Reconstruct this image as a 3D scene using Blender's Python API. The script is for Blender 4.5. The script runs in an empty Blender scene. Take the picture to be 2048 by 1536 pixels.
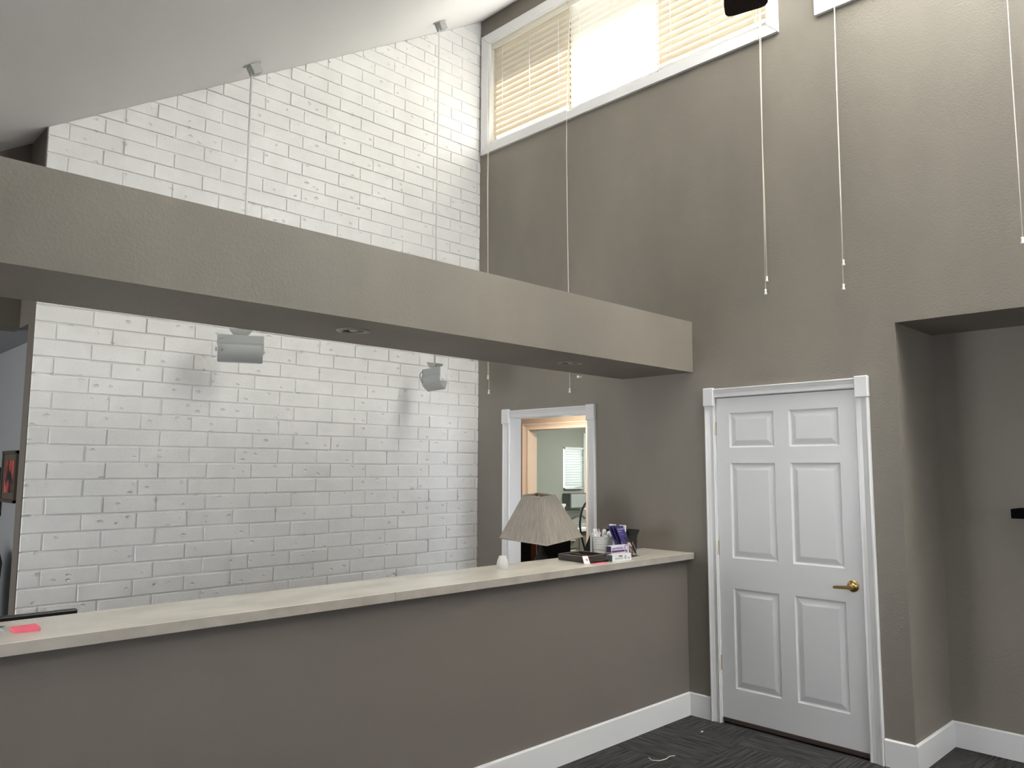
import bpy, bmesh, math, random
from mathutils import Vector, Matrix
random.seed(7)
S = bpy.context.scene
COL = S.collection
R = math.radians

# ------------------------------------------------------------------ camera
YAW, PITCH, ROLL, FPX = 0.795596, 0.107394, 0.003629, 1560.0
CAM_H = 1.58
fw = Vector((math.cos(YAW)*math.cos(PITCH), math.sin(YAW)*math.cos(PITCH), math.sin(PITCH)))
rt0 = Vector((math.sin(YAW), -math.cos(YAW), 0))
up0 = rt0.cross(fw)
rt = rt0*math.cos(ROLL) + up0*math.sin(ROLL)
up = rt.cross(fw)
cd = bpy.data.cameras.new('camera')
cam = bpy.data.objects.new('camera', cd)
COL.objects.link(cam)
m = Matrix((( rt.x, up.x, -fw.x, 0), (rt.y, up.y, -fw.y, 0), (rt.z, up.z, -fw.z, CAM_H), (0, 0, 0, 1)))
cam.matrix_world = m
cd.sensor_width = 36
cd.lens = 36*FPX/2048
cd.clip_start = .02
S.camera = cam

# ------------------------------------------------------------------ view, world, sun, added fill lamps
S.view_settings.view_transform = 'Standard'
S.view_settings.look = 'None'
S.view_settings.gamma = 1
S.view_settings.use_curve_mapping = False
S.view_settings.exposure = 0.85

W = bpy.data.worlds.new('sky')
S.world = W
W.use_nodes = True
bg = W.node_tree.nodes['Background']
bg.inputs[0].default_value = (.80, .90, 1, 1)
bg.inputs[1].default_value = 1.0

def lamp(name, kind, loc, power, color, aim=None, size=None, size_y=None, radius=None):
    l = bpy.data.lights.new(name, kind)
    l.energy = power
    l.color = color
    if size:
        l.shape = 'RECTANGLE'; l.size = size; l.size_y = size_y or size
    if radius: l.shadow_soft_size = radius
    o = bpy.data.objects.new(name, l)
    COL.objects.link(o)
    o.location = loc
    if aim is not None:
        o.rotation_euler = Vector(aim).to_track_quat('-Z', 'Y').to_euler()
    return o

sun = lamp('sun', 'SUN', (9, 3, 12), 225, (1, .985, .96), aim=(-.559, .06, -.829))
sun.data.angle = R(.6)
# area lamps added for fill; some stand in unseen windows, some have none
LIGHTS = [
    ('fill_rear', (1.9, -4.93, 1.6), 20, (.93, .96, 1), (0, 1, -.05), 3.2, 2.2),  # room fill from an assumed window behind the camera
    ('fill_left', (-3.42, -1.6, 1.4), 11, (.93, .96, 1), (1, 0, 0), 3.0, 1.7),  # room fill from an assumed window in the left wall
    ('fill_clerestory', (4.47, -2.7, 4.9), 185, (1, .98, .95), (-1, .05, .6), 2.6, .9),  # added for general fill, in an invented high window out of view
    ('uplight_high', (4.46, .5, 4.9), 105, (1, .98, .94), (-.45, 0, 1), 2.6, .9),  # added uplight at the second high window, brightens the ceiling
    ('sill_bounce', (4.49, 3.575, 4.44), 5.5, (1, .99, .97), (-1, 0, .55), 2.5, .03),  # added lamp standing in for sun bouncing off the sill
    ('fill_reception', (-3.42, 4.05, 1.35), 86, (.97, .98, 1), (1, 0, 0), 1.9, 2.1),  # added from the left to lift brick and beam; no window there
    ('fill_hallway', (5.3, 3.06, 1.35), 9, (.84, .92, 1), (-.12, 1, 0), .9, 1.6),  # added cool light for the door jamb; the wall behind is closed
    ('fill_office', (-1.2, 5.6, 1.5), 13, (.86, .93, 1), (.6, 1, 0), 1.2, 1.6)]  # added cool light for the rear hall; no window there
for nm, loc, pw, colr, aim, sx, sy in LIGHTS:
    lamp(nm, 'AREA', loc, pw, colr, aim=aim, size=sx, size_y=sy)

# ------------------------------------------------------------------ materials
def P(name, color, rough=.6, metal=0, spec=None, trans=0, coat=0):
    mt = bpy.data.materials.new(name)
    mt.use_nodes = True
    b = mt.node_tree.nodes['Principled BSDF']
    b.inputs['Base Color'].default_value = (*color, 1)
    b.inputs['Roughness'].default_value = rough
    b.inputs['Metallic'].default_value = metal
    if spec is not None: b.inputs['Specular IOR Level'].default_value = spec
    if trans: b.inputs['Transmission Weight'].default_value = trans
    if coat: b.inputs['Coat Weight'].default_value = coat
    return mt
def nodes(mt):
    nt = mt.node_tree
    return nt, nt.nodes, nt.links, nt.nodes['Principled BSDF']
def N(nt, kind, **kw):
    n = nt.nodes.new(kind)
    for k, v in kw.items():
        if k.startswith('i_'):
            n.inputs[k[2:].replace('_', ' ')].default_value = v
        else:
            setattr(n, k, v)
    return n
def coords(nt, scale=(1, 1, 1), kind='Object', rot=(0, 0, 0)):
    tc = N(nt, 'ShaderNodeTexCoord'); mp = N(nt, 'ShaderNodeMapping')
    mp.inputs['Scale'].default_value = scale
    mp.inputs['Rotation'].default_value = rot
    nt.links.new(tc.outputs[kind], mp.inputs['Vector'])
    return mp.outputs['Vector']
def bump(mt, scale, strength, dist=.002, detail=3, vscale=(1, 1, 1), chain=None):
    nt, ns, ln, b = nodes(mt)
    v = coords(nt, vscale)
    no = N(nt, 'ShaderNodeTexNoise'); no.inputs['Scale'].default_value = scale; no.inputs['Detail'].default_value = detail
    ln.new(v, no.inputs['Vector'])
    bp = N(nt, 'ShaderNodeBump'); bp.inputs['Strength'].default_value = strength; bp.inputs['Distance'].default_value = dist
    ln.new(no.outputs['Fac'], bp.inputs['Height'])
    if chain is not None: ln.new(chain, bp.inputs['Normal'])
    ln.new(bp.outputs['Normal'], b.inputs['Normal'])
    return bp.outputs['Normal']
def vary(mt, c1, c2, scale, vscale=(1, 1, 1), detail=4, lo=.35, hi=.65, kind='Object'):
    nt, ns, ln, b = nodes(mt)
    v = coords(nt, vscale, kind)
    no = N(nt, 'ShaderNodeTexNoise'); no.inputs['Scale'].default_value = scale; no.inputs['Detail'].default_value = detail
    ln.new(v, no.inputs['Vector'])
    rp = N(nt, 'ShaderNodeValToRGB')
    rp.color_ramp.elements[0].position = lo; rp.color_ramp.elements[0].color = (*c1, 1)
    rp.color_ramp.elements[1].position = hi; rp.color_ramp.elements[1].color = (*c2, 1)
    ln.new(no.outputs['Fac'], rp.inputs['Fac'])
    ln.new(rp.outputs['Color'], b.inputs['Base Color'])

# greige wall paint, knockdown texture, faint patchy touch-ups
GREIGE = (.216, .192, .165)
M_wall = P('greige_paint', GREIGE, .55, spec=.35)
vary(M_wall, (.207, .186, .157), (.238, .213, .180), 1.7, (1, 1, .45), 3)
bump(M_wall, 85, .6, .0024, 4)
M_wall_smooth = P('taupe_counter_paint', (.172, .151, .131), .5, spec=.35)
bump(M_wall_smooth, 70, .22, .002, 3)
M_ceil = P('ceiling_white', (.85, .85, .85), .8); bump(M_ceil, 60, .3, .002, 3)
M_white = P('white_gloss_paint', (.73, .73, .73), .22, spec=.5); bump(M_white, 30, .02, .001, 2)
M_door = P('door_white', (.70, .705, .71), .33); bump(M_door, 14, .12, .0012, 3, (1, 1.2, 18))
M_base = P('baseboard_white', (.74, .74, .74), .28)

# white painted brick
M_brick = P('white_painted_brick', (.80, .785, .755), .5)
nt, ns, ln, b = nodes(M_brick)
vary(M_brick, (.81, .81, .795), (.86, .86, .845), 5, (1, 1, 1), 2)
nr = bump(M_brick, 110, .7, .0022, 4)
v2 = coords(nt, (22, 22, 36))
ns_ = N(nt, 'ShaderNodeTexNoise'); ns_.inputs['Scale'].default_value = 2.6; ns_.inputs['Detail'].default_value = 3
mixv = N(nt, 'ShaderNodeMix', data_type='VECTOR'); mixv.inputs['Factor'].default_value = .42
ln.new(v2, ns_.inputs['Vector']); ln.new(v2, mixv.inputs['A']); ln.new(ns_.outputs['Color'], mixv.inputs['B'])
vo = N(nt, 'ShaderNodeTexVoronoi'); vo.inputs['Scale'].default_value = 1.0
ln.new(mixv.outputs['Result'], vo.inputs['Vector'])
rnd = N(nt, 'ShaderNodeMath', operation='GREATER_THAN'); rnd.inputs[1].default_value = .58
sep = N(nt, 'ShaderNodeSeparateColor'); ln.new(vo.outputs['Color'], sep.inputs['Color']); ln.new(sep.outputs['Red'], rnd.inputs[0])
mr = N(nt, 'ShaderNodeMapRange'); mr.inputs['From Min'].default_value = .0; mr.inputs['From Max'].default_value = .25; mr.interpolation_type = 'SMOOTHSTEP'
mr.inputs['To Min'].default_value = 1; mr.inputs['To Max'].default_value = 0
ln.new(vo.outputs['Distance'], mr.inputs['Value'])
mul = N(nt, 'ShaderNodeMath', operation='MULTIPLY'); ln.new(mr.outputs['Result'], mul.inputs[0]); ln.new(rnd.outputs[0], mul.inputs[1])
bp2 = N(nt, 'ShaderNodeBump', invert=True); bp2.inputs['Strength'].default_value = 1; bp2.inputs['Distance'].default_value = .0075
ln.new(mul.outputs[0], bp2.inputs['Height']); ln.new(nr, bp2.inputs['Normal']); ln.new(bp2.outputs['Normal'], b.inputs['Normal'])

# stone-look laminate
M_counter = P('beige_stone_laminate', (.56, .52, .45), .22)
vary(M_counter, (.575, .535, .46), (.73, .69, .61), 3.2, (1, 2.0, 2.0), 8, .3, .7)
M_edge = P('beige_stone_edge', (.42, .38, .33), .35)
vary(M_edge, (.34, .305, .265), (.46, .425, .375), 7, (1, 1, 1.5), 8, .3, .72)

# quarter-turned carpet tiles
M_carpet = P('carpet_tiles', (.03, .03, .03), .95, spec=.1)
nt, ns, ln, b = nodes(M_carpet)
tc = N(nt, 'ShaderNodeTexCoord')
mp = N(nt, 'ShaderNodeMapping'); mp.inputs['Location'].default_value = (-3.70+50, -1.94+50, .5); ln.new(tc.outputs['Object'], mp.inputs['Vector'])
ck = N(nt, 'ShaderNodeTexChecker'); ck.inputs['Scale'].default_value = 2.0
ln.new(mp.outputs['Vector'], ck.inputs['Vector'])
def streak(sc):
    q = N(nt, 'ShaderNodeMapping'); q.inputs['Scale'].default_value = sc
    ln.new(tc.outputs['Object'], q.inputs['Vector'])
    t = N(nt, 'ShaderNodeTexNoise'); t.inputs['Scale'].default_value = 1; t.inputs['Detail'].default_value = 5; t.inputs['Roughness'].default_value = .65
    ln.new(q.outputs['Vector'], t.inputs['Vector'])
    return t.outputs['Fac']
sb, sa = streak((4, 120, 1)), streak((120, 4, 1))
mx = N(nt, 'ShaderNodeMix', data_type='FLOAT')
ln.new(ck.outputs['Fac'], mx.inputs['Factor']); ln.new(sb, mx.inputs['A']); ln.new(sa, mx.inputs['B'])
rp = N(nt, 'ShaderNodeValToRGB')
e = rp.color_ramp.elements
e[0].position = .36; e[0].color = (.012, .0115, .0115, 1)
e[1].position = .66; e[1].color = (.088, .085, .082, 1)
ln.new(mx.outputs['Result'], rp.inputs['Fac']); ln.new(rp.outputs['Color'], b.inputs['Base Color'])
cb = N(nt, 'ShaderNodeBump'); cb.inputs['Strength'].default_value = .6; cb.inputs['Distance'].default_value = .004
ln.new(mx.outputs['Result'], cb.inputs['Height']); ln.new(cb.outputs['Normal'], b.inputs['Normal'])

# slats: cream vinyl that lets light glow through
def translucent(name, col, tcol, fac, rough=.5):
    mt = bpy.data.materials.new(name); mt.use_nodes = True
    nt = mt.node_tree; nt.nodes.clear()
    out = N(nt, 'ShaderNodeOutputMaterial'); d = N(nt, 'ShaderNodeBsdfDiffuse'); t = N(nt, 'ShaderNodeBsdfTranslucent'); mxs = N(nt, 'ShaderNodeMixShader')
    d.inputs['Color'].default_value = (*col, 1); t.inputs['Color'].default_value = (*tcol, 1); mxs.inputs['Fac'].default_value = fac
    nt.links.new(d.outputs[0], mxs.inputs[1]); nt.links.new(t.outputs[0], mxs.inputs[2]); nt.links.new(mxs.outputs[0], out.inputs['Surface'])
    return mt
def pane(name, tint):
    mt = bpy.data.materials.new(name); mt.use_nodes = True
    nt = mt.node_tree; nt.nodes.clear()
    out = N(nt, 'ShaderNodeOutputMaterial'); t = N(nt, 'ShaderNodeBsdfTransparent'); g = N(nt, 'ShaderNodeBsdfGlossy'); mxs = N(nt, 'ShaderNodeMixShader')
    t.inputs['Color'].default_value = (*tint, 1); g.inputs['Roughness'].default_value = .02; mxs.inputs['Fac'].default_value = .06
    nt.links.new(t.outputs[0], mxs.inputs[1]); nt.links.new(g.outputs[0], mxs.inputs[2]); nt.links.new(mxs.outputs[0], out.inputs['Surface'])
    return mt
M_slat = translucent('cream_vinyl_slat', (.80, .78, .70), (.86, .70, .45), .42)
M_slat_white = translucent('white_vinyl_slat', (.82, .84, .82), (.80, .84, .80), .45)
M_slat_mid = translucent('glare_pale_slat', (.82, .81, .77), (.86, .83, .72), .42)  # slats made paler: the sun's white glare is in the colour
M_valance = P('cream_valance', (.66, .63, .53), .45)
M_cord = P('cream_cord', (.80, .76, .66), .7)
M_plastic = P('white_plastic', (.82, .82, .81), .35)
M_pane = pane('clear_glass', (.96, .97, .96))
M_dim = pane('dimmed_glass', (.13, .13, .125))  # added tint, dims the sun behind the middle blind
M_dim_side = pane('dimmed_side_glass', (.030, .030, .030))  # stronger added tint, holds down the glow of the side blinds
M_acrylic = pane('clear_acrylic', (.90, .91, .92))
M_frame = P('window_frame_white', (.78, .78, .76), .4)

M_fixture = P('fixture_enamel', (.38, .395, .38), .4)  # white enamel darkened; shade of the side facing away is in the colour
M_rod = P('rod_enamel', (.74, .735, .73), .4)
M_chrome = P('chrome', (.75, .75, .75), .12, 1)
M_brass = P('polished_brass', (.62, .44, .17), .2, 1)
M_dbrass = P('aged_brass', (.42, .33, .19), .35, 1)
M_black = P('black_plastic', (.008, .008, .009), .3)
M_matte = P('matte_black', (.006, .006, .006), .7)
M_trimring = P('light_trim', (.25, .23, .20), .4)
M_baffle = P('light_baffle', (.16, .15, .13), .5)
M_bulb = P('frosted_bulb', (.5, .5, .48), .3)
M_pink = P('pink_paper', (.88, .16, .22), .7)
M_paper = P('white_paper', (.80, .79, .76), .7)
M_bluepen = P('blue_pen', (.02, .07, .16), .3)
M_purple = P('purple_print', (.035, .026, .13), .35)
M_traywood = P('dark_tray_wood', (.05, .036, .032), .4)
vary(M_traywood, (.035, .024, .022), (.075, .055, .049), 8, (1, 1, 18), 5)
M_trayin = P('tray_inner', (.06, .045, .035), .4)
M_bucket = P('white_enamel', (.62, .64, .62), .3)
M_ink = P('dark_ink', (.02, .02, .035), .5)
M_boxpurple = P('carton_purple', (.12, .03, .12), .35)
M_boxlilac = P('carton_lilac', (.66, .63, .78), .35)
M_carton = P('carton_white', (.74, .76, .74), .3)
M_boxend = P('carton_end', (.05, .045, .06), .35)
M_boxgreen = P('carton_end_grey', (.10, .13, .12), .35)
M_boxred = P('carton_red', (.35, .03, .05), .35)
M_shade = P('linen_shade', (.34, .30, .25), .9, spec=.1)
nt, ns, ln, b = nodes(M_shade)
tc = N(nt, 'ShaderNodeTexCoord'); sx_ = N(nt, 'ShaderNodeSeparateXYZ'); at = N(nt, 'ShaderNodeMath', operation='ARCTAN2'); cx_ = N(nt, 'ShaderNodeCombineXYZ')
ln.new(tc.outputs['Object'], sx_.inputs[0]); ln.new(sx_.outputs['Y'], at.inputs[0]); ln.new(sx_.outputs['X'], at.inputs[1])
ma = N(nt, 'ShaderNodeMath', operation='MULTIPLY'); ma.inputs[1].default_value = 26; ln.new(at.outputs[0], ma.inputs[0])
mz = N(nt, 'ShaderNodeMath', operation='MULTIPLY'); mz.inputs[1].default_value = 9; ln.new(sx_.outputs['Z'], mz.inputs[0])
ln.new(ma.outputs[0], cx_.inputs['X']); ln.new(mz.outputs[0], cx_.inputs['Y'])
no = N(nt, 'ShaderNodeTexNoise'); no.inputs['Scale'].default_value = 1.0; no.inputs['Detail'].default_value = 6; no.inputs['Roughness'].default_value = .7
ln.new(cx_.outputs[0], no.inputs['Vector'])
rp = N(nt, 'ShaderNodeValToRGB'); e = rp.color_ramp.elements
e[0].position = .3; e[0].color = (.25, .22, .185, 1); e[1].position = .7; e[1].color = (.47, .43, .375, 1)
ln.new(no.outputs['Fac'], rp.inputs['Fac']); ln.new(rp.outputs['Color'], b.inputs['Base Color'])
M_shade_in = P('shade_lining', (.55, .45, .32), .9)
M_gold = P('gold_wire', (.5, .36, .16), .35, 1)
M_cup = translucent('frosted_plastic', (.80, .79, .76), (.80, .80, .78), .35)
M_wood = P('desk_wood', (.24, .15, .09), .45); vary(M_wood, (.2, .12, .07), (.3, .19, .11), 3, (2, 18, 18), 5)
M_brownmat = P('brown_mat', (.075, .058, .04), .6)
M_art = P('flower_print', (.2, .04, .03), .5)
vary(M_art, (.012, .008, .008), (.50, .085, .06), 9, (1, 1.4, .9), 4, .42, .62)
M_fan = P('dark_walnut_blade', (.012, .006, .004), .6, spec=.2); vary(M_fan, (.008, .004, .003), (.020, .010, .007), 4, (3, 30, 30), 4)
M_bronze = P('fan_bronze', (.02, .015, .012), .35, .6)
M_peach = P('warm_lit_wall_paint', (.44, .36, .29), .5)  # hallway greige with the warm lamplight mixed into the colour
M_exam = P('exam_room_paint', (.33, .33, .285), .55)
M_greylam = P('grey_laminate', (.20, .19, .16), .35)
M_redwood = P('red_brown_wood', (.035, .009, .004), .8, spec=.15)
M_softblack = P('soft_black_paint', (.0025, .0025, .003), .85, spec=.06)
M_grey = P('hall_grey_paint', (.235, .235, .232), .55)
M_brown = P('brown_partition_paint', (.125, .107, .085), .6); bump(M_brown, 70, .3, .002)
M_chrt = P('towel_steel', (.72, .74, .74), .22, .6)
M_dgrey = P('dark_grey_plastic', (.10, .105, .10), .4)
M_roof = P('roof_membrane', (.55, .53, .50), .8)
M_thread = P('lint_thread', (.55, .52, .47), .9)
M_sweep = P('door_sweep', (.055, .035, .028), .5)
M_jamb = P('warm_lit_jamb_paint', (.70, .58, .48), .3)  # casing paint tinted with the hallway's warm light
M_skin = P('photo_print', (.62, .34, .24), .5)
vary(M_skin, (.05, .02, .02), (.85, .55, .42), 26, (1, 1, 1), 3, .38, .6)
M_hair = P('photo_print_dark', (.015, .017, .022), .5)

# ------------------------------------------------------------------ mesh helper
class MB:
    def __init__(s): s.bm = bmesh.new(); s.mats = []
    def mi(s, mt):
        if mt is None: return 0
        if mt not in s.mats: s.mats.append(mt)
        return s.mats.index(mt)
    def verts(s, pts, M=None):
        return [s.bm.verts.new(M @ Vector(p) if M else Vector(p)) for p in pts]
    def face(s, pts, mt=None, M=None, smooth=False):
        f = s.bm.faces.new(s.verts(pts, M)); f.material_index = s.mi(mt); f.smooth = smooth
        return f
    def box(s, x0, x1, y0, y1, z0, z1, bev=0, mt=None, M=None, seg=2):
        r = bmesh.ops.create_cube(s.bm, size=1)
        vs = r['verts']
        for v in vs:
            v.co = Vector(((x0+x1)/2+v.co.x*(x1-x0), (y0+y1)/2+v.co.y*(y1-y0), (z0+z1)/2+v.co.z*(z1-z0)))
        fs = {f for v in vs for f in v.link_faces}
        k = s.mi(mt)
        for f in fs: f.material_index = k
        if bev > 0:
            es = list({e for v in vs for e in v.link_edges})
            rr = bmesh.ops.bevel(s.bm, geom=es, offset=bev, segments=seg, profile=.5, affect='EDGES', material=-1)
            vs = list({v for f in rr['faces'] for v in f.verts} | {v for v in vs if v.is_valid})
        if M:
            for v in vs: v.co = M @ v.co
        return vs
    def ring(s, pts, M=None): return s.verts(pts, M)
    def loft(s, rings, closed=True, caps=True, mt=None, smooth=False):
        k = s.mi(mt)
        n = len(rings[0])
        for a, b in zip(rings, rings[1:]):
            for i in range(n if closed else n-1):
                j = (i+1) % n
                f = s.bm.faces.new((a[i], a[j], b[j], b[i])); f.material_index = k; f.smooth = smooth
        if caps:
            for rg, rev in ((rings[0], True), (rings[-1], False)):
                f = s.bm.faces.new(list(reversed(rg)) if rev else rg); f.material_index = k
    def lathe(s, prof, n=24, M=None, mt=None, smooth=True, caps=False):
        rings = []
        for r, z in prof:
            rings.append(s.verts([(r*math.cos(2*math.pi*i/n), r*math.sin(2*math.pi*i/n), z) for i in range(n)], M))
        s.loft(rings, True, caps, mt, smooth)
    def tube(s, pts, r, n=8, mt=None, M=None, caps=True):
        pts = [Vector(p) for p in pts]
        rings = []
        u = None
        for i, p in enumerate(pts):
            t = (pts[min(i+1, len(pts)-1)]-pts[max(i-1, 0)]).normalized()
            if u is None:
                u = t.orthogonal().normalized()
            else:
                u = (u - t*u.dot(t)).normalized()
            w = t.cross(u)
            rr = r[i] if isinstance(r, (list, tuple)) else r
            rings.append(s.verts([p+(u*math.cos(2*math.pi*k/n)+w*math.sin(2*math.pi*k/n))*rr for k in range(n)], M))
        s.loft(rings, True, caps, mt, True)
    def prism(s, poly, a, b, axis='x', mt=None, M=None, smooth=False):
        def pt(u, v, w):
            return {'x': (w, u, v), 'y': (u, w, v), 'z': (u, v, w)}[axis]
        ra = s.verts([pt(u, v, a) for u, v in poly], M); rb = s.verts([pt(u, v, b) for u, v in poly], M)
        s.loft([ra, rb], True, True, mt, smooth)
    def build(s, name, mt=None, parent=None, smooth=False, loc=None):
        if mt is not None and not s.mats: s.mats = [mt]
        bmesh.ops.recalc_face_normals(s.bm, faces=s.bm.faces)
        me = bpy.data.meshes.new(name)
        off = Vector((0, 0, 0))
        p_ = parent
        while p_ is not None:
            if p_.get('_abs'): off = Vector(p_['_abs']); break
            p_ = p_.parent
        if loc is not None: off = Vector(loc)
        if off.length: bmesh.ops.translate(s.bm, verts=s.bm.verts, vec=-off)
        s.bm.to_mesh(me); s.bm.free()
        for x in s.mats: me.materials.append(x)
        if smooth:
            for p in me.polygons: p.use_smooth = True
        o = bpy.data.objects.new(name, me)
        COL.objects.link(o)
        if parent is not None: o.parent = parent
        if loc is not None: o.location = loc
        return o
MADE = []
def thing(name, label, cat, loc, group=None, absolute=True, rotz=0):
    o = bpy.data.objects.new(name, None)
    o.empty_display_size = .05
    COL.objects.link(o)
    o.location = loc; o.rotation_euler = (0, 0, rotz)
    o['label'] = label; o['category'] = cat
    if group: o['group'] = group
    if absolute: o['_abs'] = list(loc); MADE.append(o)
    return o
def tag(o, label, cat, group=None):
    o['label'] = label; o['category'] = cat
    if group: o['group'] = group
    return o
def struct(o):
    o['kind'] = 'structure'
    return o
def dup(src, loc, rotz, label):
    r = src.copy(); COL.objects.link(r); r.location = loc; r.rotation_euler = (0, 0, rotz); r['label'] = label
    for ch in list(src.children):
        c = ch.copy(); COL.objects.link(c); c.parent = r
        for g in ch.children:
            d = g.copy(); COL.objects.link(d); d.parent = c
    return r

def slab(mb, axis, n0, n1, u, v, holes, mt=None):
    """a wall of thickness n0..n1 along axis, spanning u x v, with rectangular holes (u0,u1,v0,v1)"""
    us = sorted({*u, *[max(u[0], min(u[1], h[i])) for h in holes for i in (0, 1)]})
    vs = sorted({*v, *[max(v[0], min(v[1], h[i])) for h in holes for i in (2, 3)]})
    def solid(i, j):
        if i < 0 or j < 0 or i >= len(us)-1 or j >= len(vs)-1: return False
        cu, cv = (us[i]+us[i+1])/2, (vs[j]+vs[j+1])/2
        return not any(h[0] < cu < h[1] and h[2] < cv < h[3] for h in holes)
    def pt(n, a, c): return {'x': (n, a, c), 'y': (a, n, c), 'z': (a, c, n)}[axis]
    for i in range(len(us)-1):
        for j in range(len(vs)-1):
            if not solid(i, j): continue
            a0, a1, c0, c1 = us[i], us[i+1], vs[j], vs[j+1]
            mb.face([pt(n0, a0, c0), pt(n0, a1, c0), pt(n0, a1, c1), pt(n0, a0, c1)], mt)
            mb.face([pt(n1, a0, c0), pt(n1, a0, c1), pt(n1, a1, c1), pt(n1, a1, c0)], mt)
            for di, dj, e in ((-1, 0, ((a0, c0), (a0, c1))), (1, 0, ((a1, c0), (a1, c1))), (0, -1, ((a0, c0), (a1, c0))), (0, 1, ((a0, c1), (a1, c1)))):
                if not solid(i+di, j+dj):
                    (p, q), (r_, s_) = e
                    mb.face([pt(n0, p, q), pt(n0, r_, s_), pt(n1, r_, s_), pt(n1, p, q)], mt)
    bmesh.ops.remove_doubles(mb.bm, verts=mb.bm.verts, dist=1e-5)

# ------------------------------------------------------------------ room dimensions
XW = 4.505           # inner face of the right wall
XO = 4.625           # its outer face
YB = 5.02            # face of the brick wall
YC = 2.939           # front face of the counter's knee wall
XP = 1.122           # free end of the brick wall
SL = .615            # ceiling slope
def ceil_z(x): return 5.634 + SL*(x-XW)

# floor
mb = MB(); mb.box(-3.7, 10.4, -5.2, 9.6, -.12, 0); struct(mb.build('floor', M_carpet))

# right wall with clerestory windows, two doors and the alcove
mb = MB()
W1 = (2.245, 4.905, 4.42, 5.385)
W2 = (-.85, 1.86, 4.42, 5.385)
W3 = (-4.1, -1.35, 4.42, 5.385)  # opening of the added, unseen window
D1 = (1.79, 2.715, -.01, 2.047)
D2 = (3.776, 4.62, -.01, 1.995)
slab(mb, 'x', XW, XO, (-5, 5.14), (0, 5.70), [W1, W2, W3, D1, D2, (-1.1, 1.563, -.01, 2.391)])
struct(mb.build('wall_right', M_wall))
# alcove
mb = MB()
mb.box(5.104, 5.2, -1.1, 1.66, 0, 2.45)
mb.box(XO, 5.104, 1.563, 1.66, 0, 2.45)
mb.box(XO, 5.2, -1.2, -1.1, 0, 2.45)
mb.box(XO, 5.2, -1.2, 1.66, 2.391, 2.49)
struct(mb.build('wall_alcove', M_wall))

# sloped ceiling (runs on outside as the eave), flat ceiling to the left
mb = MB()
xa, xb = -.70, 5.34
mb.prism([(xa, ceil_z(xa)), (xb, ceil_z(xb)), (xb, ceil_z(xb)+.22), (xa, ceil_z(xa)+.22)], -5.2, 5.6, 'y')
struct(mb.build('ceiling', M_ceil))
mb = MB(); mb.box(-3.7, xa, -5.2, 5.6, ceil_z(xa), ceil_z(xa)+.22); struct(mb.build('ceiling_low', M_ceil))

# brick wall: individual chamfered bricks on a mortar bed, cut by the ceiling line
mb = MB()
PX, PZ, Z0 = .3047, .0998, 2.502
x_end = XW
for k in range(-32, 25):
    zt = Z0 - PZ*k             # top bed line of this course
    zb = zt - PZ
    first = 1.419 if k % 2 == 0 else 1.229
    xs = [XP, first]
    while xs[-1] < x_end-.001: xs.append(min(xs[-1]+PX, x_end))
    for xl, xr in zip(xs, xs[1:]):
        if xr-xl < .03: continue
        g = .0045
        dx = random.uniform(-.003, .003)
        a, c = (xl if xl == XP else xl+g+dx), (xr if xr == x_end else xr-g+random.uniform(-.003, .003))
        z0, z1 = zb+g+random.uniform(-.0015, .0015), zt-g+random.uniform(-.0015, .0015)
        d = .0085+random.uniform(-.0025, .0025)
        tl, tt = random.uniform(-.0012, .0012), random.uniform(-.0012, .0012)
        def q(x, z, dd):
            return (x, YB-dd-(tl if x > (a+c)/2 else -tl)*(dd > .001)-(tt if z > (z0+z1)/2 else -tt)*(dd > .001), z)
        e1, e2 = .0012, .004
        rings = []
        for ins, dd in ((0, -.004), (0, d*.55), (e1, d*.85), (e2, d)):
            rings.append(mb.verts([q(a+ins, z0+ins, dd), q(c-ins, z0+ins, dd), q(c-ins, z1-ins, dd), q(a+ins, z1-ins, dd)]))
        mb.loft(rings, True, False)
        mb.bm.faces.new(rings[-1])
mb.box(XP, XW, YB, YB+.03, 0, 5.68)
geom = mb.bm.verts[:]+mb.bm.edges[:]+mb.bm.faces[:]
bmesh.ops.bisect_plane(mb.bm, geom=geom, plane_co=(XW, 0, 5.634-.002), plane_no=Vector((-SL, 0, 1)).normalized(), clear_outer=True)
struct(mb.build('wall_brick', M_brick))
# the partition that carries the bricks (painted end), thicker above the hall opening
mb = MB()
mb.box(XP-.006, XO, YB+.03, 5.138, 0, 2.40); mb.box(XP-.006, XP-.0005, YB-.003, YB+.03, 0, ceil_z(XP)-.003)
mb.prism([(XP-.006, 2.40), (XO, 2.40), (XO, 5.70), (XP-.006, ceil_z(XP)+.02)], YB+.03, 5.36, 'y')
struct(mb.build('wall_partition', M_brown))
# header over the opening into the rear hall, hall wall, hall ceiling
mb = MB(); mb.box(-3.6, XP+.0, 5.345, 5.48, 2.395, 4.0); struct(mb.build('wall_header', M_brown))
mb = MB(); mb.box(1.303, 1.42, 5.138, 9.5, 0, 2.46); mb.box(-3.6, 1.42, 9.5, 9.6, 0, 2.46); struct(mb.build('wall_hall', M_grey))
mb = MB(); mb.box(-3.6, 1.42, 5.48, 9.6, 2.41, 2.52); mb.box(XP, 1.42, 5.36, 5.48, 2.41, 2.52); struct(mb.build('ceiling_hall', M_grey))
mb = MB(); slab(mb, 'x', -3.6, -3.48, (-5.1, 9.6), (0, 2.46), [(-3.1, -.1, .55, 2.25)]); struct(mb.build('wall_left', M_wall_smooth))
mb = MB(); slab(mb, 'y', -5.1, -4.98, (-3.6, XO), (0, 2.46), [(.3, 3.5, .5, 2.46)]); slab(mb, 'y', -5.1, -4.98, (.3, XO), (2.46, 2.75), [(.3, 3.5, 2.46, 2.7)])
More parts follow.
